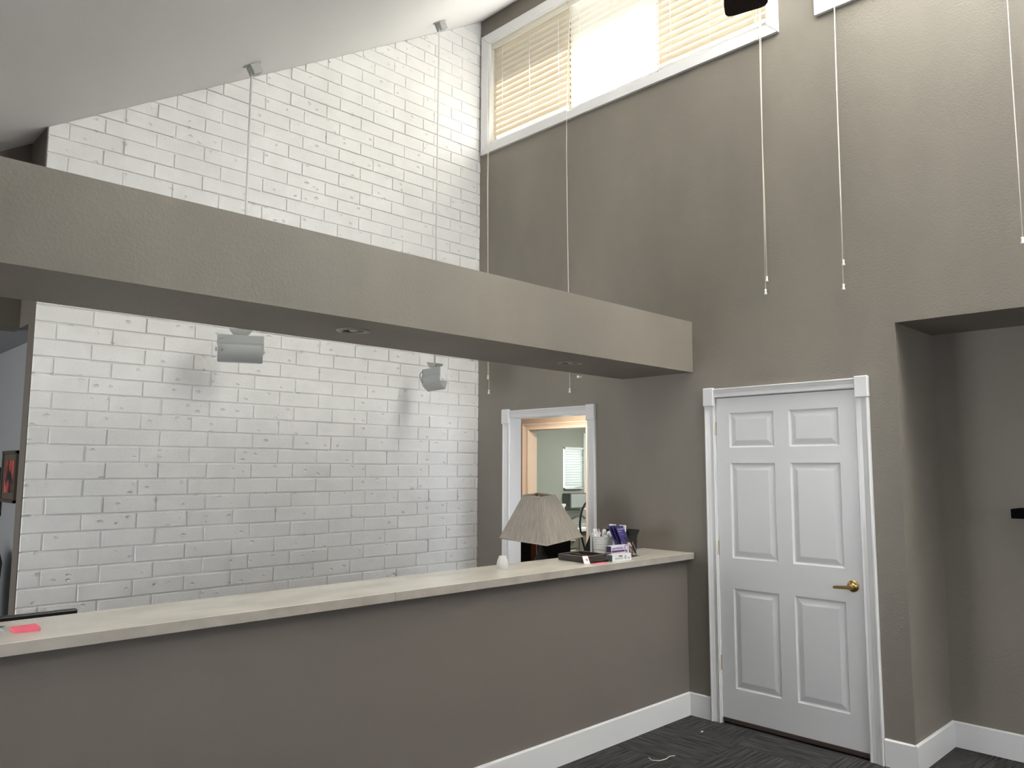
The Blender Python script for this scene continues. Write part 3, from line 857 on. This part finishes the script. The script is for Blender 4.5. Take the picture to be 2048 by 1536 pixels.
# pink note and black marker
mb = MB(); mb.box(-.055, .045, -.022, .022, 0, .0015, M=Matrix.Translation((3.592, 2.934, ZT+.0004)) @ Matrix.Rotation(R(-6), 4, 'Z')); tag(mb.build('sticky_note', M_pink), 'flat pink paper note under the black marker beside the tray', 'note')
mk = thing('marker_pen', 'black marker lying in front of the tray on a pink note', 'marker', (3.62, 2.956, ZT))
p0, p1 = Vector((3.522, 2.966, ZT+.0075)), Vector((3.734, 2.950, ZT+.0075))
mb = MB(); mb.tube([p0.lerp(p1, t) for t in (0, .02, .3, .62)], [.004, .0058, .0062, .0062], 12); mb.build('barrel', M_matte, mk)
mb = MB(); mb.tube([p0.lerp(p1, t) for t in (.62, .64, .96, 1)], [.0062, .0072, .0072, .005], 12); mb.build('cap', M_black, mk)

# toothpaste cartons
def text_obj(s, size, mt, parent, M, name='printed_words', extr=.0002, sx=1):
    cu = bpy.data.curves.new('words', 'FONT'); cu.body = s; cu.size = size; cu.align_x = 'LEFT'; cu.extrude = extr
    tmp = bpy.data.objects.new('words', cu); COL.objects.link(tmp)
    dg = bpy.context.evaluated_depsgraph_get()
    me = bpy.data.meshes.new_from_object(tmp.evaluated_get(dg))
    bpy.data.objects.remove(tmp)
    me.transform(Matrix.Diagonal((sx, 1, 1, 1)))
    off = Vector(parent['_abs']) if parent.get('_abs') else Vector((0, 0, 0))
    me.transform(Matrix.Translation(-off) @ M)
    me.materials.clear(); me.materials.append(mt)
    o = bpy.data.objects.new(name, me); COL.objects.link(o); o.parent = parent
    return o
STAND = Matrix.Rotation(R(90), 4, 'X')     # text in the XZ plane facing -Y
def carton(label, x0, x1, y0, y1, z0, z1, rot, style):
    cx, cy = x0, y0
    c = thing('toothpaste_carton', label, 'carton', ((x0+x1)/2, (y0+y1)/2, z0), 'toothpaste cartons')
    Mr = Matrix.Translation((cx, cy, 0)) @ Matrix.Rotation(rot, 4, 'Z') @ Matrix.Translation((-cx, -cy, 0))
    mb = MB(); mb.box(x0, x1, y0, y1, z0, z1, .0008, M_boxlilac if style == 'p' else M_carton, M=Mr, seg=1); mb.build('box', None, c)
    h = z1-z0; L = x1-x0
    mb = MB(); mb.box(x0-.0006, x0, y0+.002, y1-.002, z0+.002, z1-.002, M=Mr); mb.build('end_panel', M_boxend if style == 'p' else M_boxgreen, c)
    if style == 'p':
        mb = MB(); mb.box(x0+.004, x0+L*.74, y0-.0006, y0, z0+.001, z0+h*.32, M=Mr); mb.build('colour_band', M_boxpurple, c)
        text_obj('parodontax', .0235, M_ink, c, Mr @ Matrix.Translation((x0+L*.06, y0-.0005, z0+h*.46)) @ STAND, sx=.95)
        mb = MB()
        cxx, czz = x0+L*.83, z0+h*.62
        pts = [(cxx+.017*math.cos(a)*(1 if math.sin(a) > -.2 else .8), czz+.015*math.sin(a)*(1 if math.sin(a) > 0 else 1.35)) for a in [i*2*math.pi/20 for i in range(20)]]
        mb.prism(pts, y0-.0012, y0-.0004, 'y', M=Mr); bd = mb.build('shield_badge', M_ink, c)
        mb = MB(); mb.prism([(cxx+(x-cxx)*.78, czz+(z-czz)*.8) for x, z in pts], y0-.0018, y0-.0011, 'y', M=Mr); mb.build('badge_face', M_boxlilac, bd)
        mb = MB(); mb.prism([(x0+L*.76, z0+.001), (x0+L*.92, z0+.001), (x0+L*.86, z0+h*.3), (x0+L*.80, z0+h*.3)], y0-.0010, y0-.0001, 'y', M=Mr); mb.build('red_corner', M_boxred, c)
    else:
        text_obj('SENSODYNE', .0145, P('print_blue_grey', (.16, .19, .24), .5), c, Mr @ Matrix.Translation((x0+L*.14, y0-.0005, z0+h*.30)) @ STAND, sx=.9)
        mb = MB(); mb.box(x0+L*.33, x0+L*.52, y0-.0006, y0, z0+h*.66, z0+h*.80, M=Mr); mb.build('colour_band', M_ink, c)
        for k, f in enumerate((.68, .86)):
            mb = MB()
            cxx, czz = x0+L*f, z0+h*.5
            a = [(cxx-.0095, czz), (cxx, czz+.014), (cxx+.0095, czz), (cxx, czz-.014)]
            i_ = [(cxx+(p-cxx)*.55, czz+(q-czz)*.62) for p, q in a]
            for j in range(4):
                n_ = (j+1) % 4
                if k == 1 and j in (0, 1): continue
                mb.prism([a[j], a[n_], i_[n_], i_[j]], y0-.0006, y0-.0001, 'y', M=Mr)
            mb.build('swirl_emblem', M_boxpurple, c)
    return c
carton('toothpaste carton with a purple band, lying on top of its twin', 3.777, 3.947, 2.994, 3.034, ZT+.041, ZT+.081, R(-1), 'p')
carton('purple-ended toothpaste carton at the bottom, half hidden by the white one', 3.780, 3.950, 2.994, 3.034, ZT+.0004, ZT+.0405, R(-1), 'p')
carton('white toothpaste carton in front, at the countertop edge', 3.690, 3.868, 2.917, 2.958, ZT+.0004, ZT+.042, R(-1.0), 's')

# white ribbed bucket with pens
bx, by = 4.020, 3.252
bk = thing('bucket', 'white ribbed bucket full of white pens', 'bucket', (bx, by, ZT))
M = Matrix.Translation((bx, by, ZT))
prof = [(.0005, .0015), (.058, .001)]
for i in range(7):
    z = .006+i*.0142; r = .060+.0105*(z/.105)
    prof += [(r, z), (r+.0022, z+.004), (r+.0022, z+.0075), (r+.0006, z+.0115)]
prof += [(.0712, .106), (.0742, .109), (.0742, .112), (.0712, .113), (.069, .110), (.064, .02), (.0005, .018)]
mb = MB(); mb.lathe(prof, 40, M); mb.build('pail', M_bucket, bk)
LAT, TOW = Vector((.714, -.700, 0)), Vector((-.700, -.714, 0))
def bucket_pen(label, lat0, tow0, z0, lat1, tow1, z1, r, kind):
    a = Vector((bx, by, ZT+z0))+LAT*lat0+TOW*tow0
    e_ = Vector((bx, by, ZT+z1))+LAT*lat1+TOW*tow1
    p = thing('pen', label, 'pen', tuple(a), 'white pens in the bucket')
    d = (e_-a).normalized(); ln_ = (e_-a).length
    mb = MB(); mb.tube([a, a+d*.004, e_-d*.03], [r*.5, r*.8, r*.9], 12); mb.build('barrel', M_plastic, p)
    c0 = e_-d*.031
    if kind == 'cap':
        mb = MB(); mb.tube([c0, c0+d*.002, c0+d*.022, e_-d*.003, e_], [r*.9, r*1.12, r*1.12, r*.95, r*.4], 14); mb.build('cap', M_plastic, p)
    elif kind == 'click':
        mb = MB(); mb.tube([c0, e_-d*.010, e_-d*.010, e_], [r*.9, r*.8, r*.45, r*.45], 10); mb.build('clicker', M_plastic, p)
        sd = d.orthogonal().normalized()
        mb = MB(); mb.tube([e_-d*.012+sd*r*1.3, e_-d*.04+sd*r*1.3], .0016, 6); mb.build('clip', M_chrome, p)
    else:
        mb = MB(); mb.tube([c0, c0+d*.002, e_-d*.002, e_], [r*.9, r*1.1, r*1.1, r*.4], 12); mb.build('cap', M_boxred, p)
bucket_pen('white pen with rounded cap at the left rim of the bucket', -.040, .000, .030, -.060, -.004, .158, .0080, 'cap')
bucket_pen('white pen standing in the bucket, second from the left', -.022, -.012, .030, -.046, -.030, .157, .0085, 'cap')
bucket_pen('thin white click pen between fatter pens in the bucket', -.014, .014, .030, -.030, .012, .160, .0042, 'click')
bucket_pen('short red-capped pen low in the bucket', -.008, .036, .030, -.020, .050, .128, .0052, 'red')
bucket_pen('thick white marker leaning right in the middle of the bucket', -.016, .004, .030, .006, .028, .158, .0115, 'cap')
bucket_pen('white pen lying low behind the thick marker in the bucket', .010, -.020, .040, .042, -.030, .140, .0105, 'cap')
bucket_pen('white pen standing at the right rim of the bucket', .034, .004, .030, .060, .006, .150, .0090, 'cap')

# side-on easel sign, black back leg and white face
ea = thing('easel_sign', 'small easel sign seen from its side, black back and white edge, left of the bucket', 'sign', (4.03, 3.39, ZT))
Me = Matrix.Translation((4.015, 3.352, ZT))
mb = MB(); mb.prism([(.066, .0), (.004, .0), (.004, .122)], .0, .085, 'x', M=Me); mb.build('back_support', M_matte, ea)
mb = MB(); mb.box(-.004, .090, -.012, .003, .0, .126, .0006, M=Me, seg=1); mb.build('face_panel', M_paper, ea)

# black basket and the two white cards behind the brochures
bs = thing('black_basket', 'black woven basket with a flared rim at the back of the countertop', 'basket', (4.156, 3.200, ZT))
def rect_ring(mb, cx, cy, hx, hy, z): return mb.verts([(cx-hx, cy-hy, z), (cx+hx, cy-hy, z), (cx+hx, cy+hy, z), (cx-hx, cy+hy, z)])
mb = MB()
rs = []
bcx, bcy = 4.156, 3.200
for z, hx, hy in ((.001, .040, .080), (.030, .041, .081), (.034, .044, .084), (.040, .042, .082), (.072, .043, .083), (.078, .046, .086), (.084, .043, .083), (.118, .045, .085), (.124, .047, .087)):
    rs.append(rect_ring(mb, bcx, bcy, hx, hy, ZT+z))
for z, hx, hy in ((.120, .042, .081), (.006, .036, .074)): rs.append(rect_ring(mb, bcx, bcy, hx, hy, ZT+z))
mb.loft(rs); mb.build('basket_body', M_matte, bs)
mb = MB()
rs = [rect_ring(mb, bcx, bcy, hx, hy, ZT+z) for z, hx, hy in ((.122, .048, .088), (.150, .056, .096), (.152, .054, .094), (.125, .045, .085))]
mb.loft(rs+[rs[0]], True, False); mb.build('flared_rim', M_matte, bs)
for lab, px_, py_ in (('white card standing behind the brochures, the taller one on the left', 4.035, 3.185), ('white card standing behind the brochures, right beside the taller one', 4.065, 3.130)):
    hgt = .190 if px_ < 4.05 else .186
    mb = MB(); mb.box(px_-.004, px_+.004, py_-.026, py_+.026, ZT+.126*0+.0005, ZT+hgt, .0006, seg=1)
    if False: pass
    tag(mb.build('white_card', M_paper), lab, 'card', 'white cards behind the brochures')

# acrylic brochure holder with leaning brochures
hx0, hy0 = 3.978, 3.030
bh = thing('brochure_holder', 'clear acrylic holder with purple brochures, right end of the countertop', 'holder', (4.0, 3.05, ZT))
LEAN = R(27)
def leaf(mb, x0, x1, y, h, t, roll=0, z0=.006, lean=LEAN, mt=None, u0=0, u1=1, v0=0, v1=1, pop=0):
    """a leaning sheet facing -Y; (u,v) picks a part of it"""
    def pt(u, v, d):
        lx = (u-.5)*(x1-x0); lz = v*h
        lx, lz = lx*math.cos(roll)+lz*math.sin(roll), -lx*math.sin(roll)+lz*math.cos(roll)
        return ((x0+x1)/2+lx, y+lz*math.sin(lean)+d*math.cos(lean), ZT+z0+max(0, (x1-x0)/2*math.sin(abs(roll)))+lz*math.cos(lean)-d*math.sin(lean))
    ra = mb.verts([pt(u0, v0, -pop), pt(u1, v0, -pop), pt(u1, v1, -pop), pt(u0, v1, -pop)])
    rb = mb.verts([pt(u0, v0, t-pop), pt(u1, v0, t-pop), pt(u1, v1, t-pop), pt(u0, v1, t-pop)])
    mb.loft([ra, rb], mt=mt)
    return pt
mb = MB()
leaf(mb, hx0-.012, hx0+.105, hy0+.052, .150, .002, z0=.004); mb.build('back_plate', M_acrylic, bh)
mb = MB(); leaf(mb, hx0-.012, hx0+.105, hy0-.004, .060, .002, z0=.004); mb.build('front_plate', M_acrylic, bh)
mb = MB(); mb.box(hx0-.012, hx0+.105, hy0-.03, hy0+.10, ZT, ZT+.003); mb.build('base', M_acrylic, bh)
for s, xx in ((0, hx0-.012), (1, hx0+.103)):
    mb = MB()
    y0_, l1 = hy0-.004, .060
    p = [(y0_, .004), (y0_+l1*math.sin(LEAN), .004+l1*math.cos(LEAN)), (hy0+.052+.13*math.sin(LEAN), .004+.13*math.cos(LEAN)), (hy0+.052, .004)]
    mb.prism([(a, ZT+c) for a, c in p], xx, xx+.002, 'x'); mb.build('side_plate', M_acrylic, bh)
M_edgeglow = P('acrylic_edge', (.62, .63, .66), .25)
fpl = [o for o in bh.children if o.name.startswith('front_plate')][0]
def fpt(x, l): return (x, hy0-.006+l*math.sin(LEAN), ZT+.004+l*math.cos(LEAN))
mb = MB(); mb.tube([fpt(hx0-.012, .098), fpt(hx0+.024, .060), fpt(hx0+.078, .060), fpt(hx0+.105, .090)], .0007, 6)
mb.tube([fpt(hx0+.105, .090), fpt(hx0+.105, .0)], .0007, 6); mb.tube([fpt(hx0-.012, .098), fpt(hx0-.012, .0)], .0007, 6)
mb.build('polished_edge', M_edgeglow, fpl)
M_white_ink = P('white_print', (.75, .73, .85), .5)
for k, (lab, xo, yo, words) in enumerate((
        ('purple brochure at the back left of the clear holder', -.034, .046, False),
        ('purple brochure second from the left in the clear holder', -.016, .026, False),
        ('purple brochure in front with white headline and portrait', .0, .004, True))):
    x0, x1 = hx0+.006+xo*.55, hx0+.006+xo*.55+.082
    y = hy0+yo
    br = thing('brochure', lab, 'brochure', ((x0+x1)/2, y, ZT+.006), 'purple brochures in the holder')
    hgt = .200
    mb = MB(); pt = leaf(mb, x0, x1, y, hgt, .0025, 0, mt=M_purple); mb.build('cover', None, br)
    if words:
        ax = Vector(pt(1, .5, 0))-Vector(pt(0, .5, 0)); ax.normalize()
        ay = Vector(pt(.5, 1, 0))-Vector(pt(.5, 0, 0)); ay.normalize()
        az = ax.cross(ay)
        def TM(u, v):
            o_ = Vector(pt(u, v, -.0008))
            return Matrix(((ax.x, ay.x, az.x, o_.x), (ax.y, ay.y, az.y, o_.y), (ax.z, ay.z, az.z, o_.z), (0, 0, 0, 1)))
        text_obj('Designing smiles', .0098, M_white_ink, br, TM(.07, .875))
        text_obj('start here.', .0098, M_white_ink, br, TM(.07, .80))
        mb = MB(); leaf(mb, x0, x1, y, hgt, .0003, 0, mt=P('lilac_print', (.25, .22, .42), .5), u0=.10, u1=.58, v0=.735, v1=.747, pop=.0005); leaf(mb, x0, x1, y, hgt, .0003, 0, u0=.10, u1=.66, v0=.69, v1=.70, pop=.0005); mb.build('small_print', None, br)
        mb = MB(); leaf(mb, x0, x1, y, hgt, .0003, 0, mt=M_hair, u0=.50, u1=1, v0=.26, v1=.62, pop=.0006); mb.build('portrait_hair', None, br)
        mb = MB(); leaf(mb, x0, x1, y, hgt, .0003, 0, mt=M_skin, u0=.58, u1=1, v0=.0, v1=.42, pop=.0010); mb.build('portrait_face', None, br)

# ------------------------------------------------------------------ behind the counter: desk, lamp, monitor
dk = thing('desk', 'wooden office desk hidden behind the reception counter', 'desk', (2.4, 3.5, 0))
mb = MB(); mb.box(-.4, 4.48, 3.075, 3.95, .70, .74, .004); mb.build('desk_top', M_wood, dk)
for x in (-.38, 2.0, 4.43):
    mb = MB(); mb.box(x, x+.04, 3.10, 3.90, 0, .70, .003); mb.build('end_panel', M_wood, dk)

lx, ly = 3.803, 3.600
lp = thing('table_lamp', 'table lamp with a square tapered linen shade behind the counter', 'lamp', (lx, ly, .74))
mb = MB(); mb.lathe([(.0005, 0), (.085, 0), (.085, .012), (.060, .022), (.034, .05), (.045, .12), (.058, .18), (.048, .24), (.022, .29), (.012, .32), (.010, .40), (.0005, .402)], 32, Matrix.Translation((lx, ly, .7405))); mb.build('base', M_matte, lp)
mb = MB(); mb.tube([(lx, ly, 1.12), (lx, ly, 1.19)], .016, 12); mb.build('socket', M_gold, lp)
rotL = math.atan2(ly, lx)+R(7)            # one corner towards the viewer
VDIR = Vector((lx, ly, 0)).normalized()
tiltM = Matrix.Translation((lx, ly, 1.126)) @ Matrix.Rotation(R(5.5), 4, Vector((VDIR.y, -VDIR.x, 0))) @ Matrix.Rotation(rotL, 4, 'Z')
hb, ht, hs = .277, .107, .277
def sq(h, z):
    k = .014 if z > .2 else 0
    return [(-h, k, z), (0, -h+k, z), (h, k, z), (0, h+k, z)]
mb = MB()
o1, o2 = mb.verts(sq(hb, 0), tiltM), mb.verts(sq(ht, hs), tiltM)
mb.loft([o1, o2], True, False, M_shade)
i1, i2 = mb.verts(sq(hb-.006, 0), tiltM), mb.verts(sq(ht-.006, hs), tiltM)
mb.loft([i1, i2], True, False, M_shade_in)
mb.loft([o1, i1], True, False, M_shade); mb.loft([o2, i2], True, False, M_shade)
sh = mb.build('lamp_shade', None, lp)
M_piping = P('shade_piping', (.40, .365, .31), .9)
mb = MB()
for h, z, r in ((hb, 0, .0045), (ht, hs, .0045)):
    c4 = [tiltM @ Vector(p) for p in sq(h, z)]
    for a, c in zip(c4, c4[1:]+c4[:1]): mb.tube([a, c], r, 8)
for a, c in zip(sq(hb, 0), sq(ht, hs)): mb.tube([tiltM @ Vector(a), tiltM @ Vector(c)], .0022, 6)
mb.build('piping', M_piping, sh)
mb = MB()
ctr = tiltM @ Vector((0, .014, hs-.02))
for p in sq(ht-.008, hs-.004): mb.tube([tiltM @ Vector(p), ctr], .0022, 6)
mb.tube([ctr-Vector((0, 0, .02)), ctr+Vector((0, 0, .02))], [.007, .005], 10)
mb.build('spider_fitting', M_gold, sh)
mb = MB(); mb.tube([(lx, ly, 1.18), tuple(ctr-Vector((0, 0, .018)))], .004, 8); mb.build('harp', M_gold, lp)

mo = thing('computer_monitor', 'black monitor top edge showing behind the left end of the counter', 'monitor', (.70, 3.47, .74))
mb = MB(); mb.box(.38, .985, 3.440, 3.472, .80, 1.024, .006); mb.box(.46, .90, 3.472, 3.50, .84, .97, .006); mb.build('display_housing', M_black, mo)
mb = MB(); mb.box(.40, .965, 3.470, 3.474, .82, 1.006); mb.build('screen', M_matte, mo)
mb = MB(); mb.box(.66, .72, 3.455, 3.485, .75, .84, .004); mb.box(.58, .80, 3.40, 3.58, .7405, .752, .004); mb.build('stand', M_black, mo)

# ------------------------------------------------------------------ rear hall: pictures and office chair
def picture(label, y0, y1, z0, z1, frame_mt, mat_mt, fw_, mw, art):
    p = thing('framed_picture', label, 'picture', (1.303, (y0+y1)/2, z0))
    x = 1.303
    mb = MB()
    for a, c, d, e_ in ((y0, y1, z0, z0+fw_), (y0, y1, z1-fw_, z1), (y0, y0+fw_, z0, z1), (y1-fw_, y1, z0, z1)): mb.box(x-.024, x-.001, a, c, d, e_, .002)
    mb.build('frame', frame_mt, p)
    mb = MB(); mb.box(x-.014, x-.002, y0+fw_, y1-fw_, z0+fw_, z1-fw_); mb.build('mat_board', mat_mt, p)
    mb = MB(); mb.box(x-.016, x-.013, y0+mw, y1-mw, z0+mw*.8, z1-mw*.8); mb.build('print', art, p)
M_olive = P('brown_frame', (.050, .038, .026), .45)
picture('brown framed flower print hanging beside the brick wall end', 5.972, 6.360, 1.338, 1.684, M_olive, M_brownmat, .022, .082, M_art)
picture('black framed picture at the left edge of the photo', 6.385, 6.80, 1.238, 1.571, M_black, P('green_mat', (.035, .04, .028), .6), .024, .07, P('dark_print', (.04, .05, .035), .5))

ch = thing('office_chair', 'black office chair in the rear hall at the left edge of the photo', 'chair', (1.02, 5.85, 0))
mb = MB()
rs = []
for z, hw, off in ((.52, .16, 0), (.62, .185, .0), (.82, .215, .01), (.96, .225, .02), (1.02, .210, .025), (1.045, .16, .028)):
    rs.append(mb.verts([(1.02-hw, 5.95+off, z), (1.02+hw, 5.95+off, z), (1.02+hw, 6.02+off, z), (1.02-hw, 6.02+off, z)]))
mb.loft(rs); mb.build('backrest', M_matte, ch)
mb = MB(); mb.box(.80, 1.24, 5.55, 6.0, .44, .53, .03, seg=3); mb.build('seat', M_matte, ch)
mb = MB(); mb.tube([(1.02, 5.8, .08), (1.02, 5.8, .45)], .03, 12); mb.box(.99, 1.05, 5.98, 6.03, .42, .60, .004); mb.build('stem', M_black, ch)
for k in range(5):
    a = k*2*math.pi/5+.3
    c_, s_ = math.cos(a), math.sin(a)
    mb = MB(); mb.tube([(1.02+.02*c_, 5.8+.02*s_, .10), (1.02+.21*c_, 5.8+.21*s_, .065)], [.024, .016], 8); lg = mb.build('leg', M_black, ch)
    mb = MB(); mb.lathe([(.0005, -.012), (.026, -.012), (.028, 0), (.026, .012), (.0005, .012)], 16, Matrix.Translation((1.02+.22*c_, 5.8+.22*s_, .029)) @ Matrix.Rotation(a, 4, 'Z') @ Matrix.Rotation(R(90), 4, 'X')); mb.build('caster', M_black, lg)

# ------------------------------------------------------------------ alcove shelf
mb = MB(); mb.box(4.904, 5.1035, .25, 1.156, 1.3195, 1.3705, .0015); tag(mb.build('wall_shelf', M_softblack), 'black floating shelf in the alcove at the right edge', 'shelf')

# lint on the carpet
mb = MB(); mb.tube([(3.665, 2.660, .006), (3.648, 2.625, .006), (3.668, 2.590, .008), (3.715, 2.583, .007), (3.760, 2.590, .008), (3.788, 2.573, .010)], .0022, 5)
tag(mb.build('lint_thread', M_thread), 'curly strand of pale lint on the dark carpet', 'thread')
mb = MB(); mb.box(4.241, 4.261, 2.688, 2.696, .002, .008, .002); tag(mb.build('paper_scrap', M_paper), 'tiny white paper scrap on the carpet near the door', 'scrap')

# ------------------------------------------------------------------ hallway and exam room furnishings
hc = thing('dark_cabinet', 'dark cabinet with a red-brown panel in the hallway under the lamp shade', 'cabinet', (6.03, 5.65, 0))
mb = MB(); mb.box(5.95, 6.09, 5.352, 5.95, 0, .92, .004); mb.build('body', M_softblack, hc)
mb = MB(); mb.box(5.941, 5.95, 5.645, 5.775, .05, .90, .002); mb.build('wood_panel', M_redwood, hc)
for y in (5.688, 5.636):
    mb = MB(); mb.box(5.938, 5.95, y-.002, y+.002, .05, .90); mb.build('metal_strip', M_greylam, hc)
mb = MB(); mb.box(5.941, 5.95, 5.365, 5.625, .05, .90, .002); mb.build('door_panel', M_softblack, hc)
mb = MB(); mb.box(5.941, 5.95, 5.785, 5.94, .05, .90, .002); mb.build('door_panel', M_softblack, hc)

sc = thing('sink_cabinet', 'grey sink cabinet with white top in the exam room', 'cabinet', (7.9, 6.7, 0))
mb = MB(); mb.box(7.03, 9.2, 6.42, 6.995, 0, .80, .003); mb.build('body', M_greylam, sc)
mb = MB(); mb.box(7.0, 9.2, 6.39, 6.995, .80, .84, .004); mb.build('counter_top', M_plastic, sc)
mb = MB(); mb.box(7.0, 9.2, 6.975, 6.995, .84, 1.02, .002); mb.build('backsplash', P('stone_backsplash', (.30, .30, .27), .5), sc)
for k, z in enumerate((.70, .58, .46)):
    mb = MB(); mb.box(7.06, 7.42, 6.405, 6.42, z-.095, z+.012, .002); dr = mb.build('drawer', M_greylam, sc)
    mb = MB(); mb.box(7.10, 7.36, 6.385, 6.405, z, z+.007, .002); mb.build('handle', M_plastic, dr)
mb = MB(); mb.box(7.46, 7.98, 6.405, 6.42, .06, .72, .002); mb.build('door', M_greylam, sc)
mb = MB(); mb.tube([(7.66, 6.72, .84), (7.66, 6.72, .93), (7.70, 6.66, .975), (7.76, 6.62, .975), (7.79, 6.60, .94)], .016, 10); mb.build('faucet', M_dgrey, sc)
mb = MB(); mb.box(7.56, 7.98, 6.50, 6.86, .84, .852, .004); mb.build('basin_rim', M_chrt, sc)
# white upright casing beside the window
mb = MB(); mb.box(8.225, 8.32, 6.978, 7.0, .842, 2.06, .003); struct(mb.build('trim_6', M_white))
td = thing('towel_dispenser', 'glossy paper towel dispenser with dark side under the exam room window', 'dispenser', (7.98, 6.9, 1.07))
mb = MB(); mb.box(7.80, 8.15, 6.86, 6.999, 1.055, 1.25, .006); mb.build('housing', M_dgrey, td)
mb = MB(); mb.box(7.81, 8.145, 6.848, 6.86, 1.065, 1.24, .004); mb.build('front_cover', M_chrt, td)
sb = thing('spray_bottle', 'white spray bottle standing on the exam room counter', 'bottle', (7.26, 6.50, .84))
M = Matrix.Translation((7.26, 6.50, .8405))
mb = MB(); mb.lathe([(.0005, 0), (.042, 0), (.044, .01), (.042, .12), (.034, .19), (.018, .24), (.016, .27), (.0005, .272)], 20, M); mb.build('bottle_body', M_plastic, sb)
mb = MB(); mb.box(7.205, 7.30, 6.488, 6.512, 1.11, 1.145, .006); mb.box(7.225, 7.235, 6.494, 6.506, 1.06, 1.11, .002); mb.build('trigger_head', M_plastic, sb)
mb = MB()
mb.tube([(7.30, 6.10, 1.21), (7.255, 6.10, 1.19), (7.20, 6.10, 1.155), (7.155, 6.10, 1.10), (7.125, 6.10, 1.03), (7.110, 6.10, .95), (7.112, 6.10, .88), (7.130, 6.10, .80), (7.165, 6.10, .70), (7.205, 6.10, .60), (7.24, 6.10, .45), (7.26, 6.10, .012)], .0115, 10)
mb.tube([(7.30, 6.10, 1.21), (7.36, 6.10, 1.20), (7.42, 6.10, 1.12), (7.45, 6.10, .9), (7.46, 6.10, .012)], .0115, 10)
tag(mb.build('hose', M_matte), 'black hose looping up in the exam room beside the door casing', 'hose')

for o in MADE:
    del o['_abs']
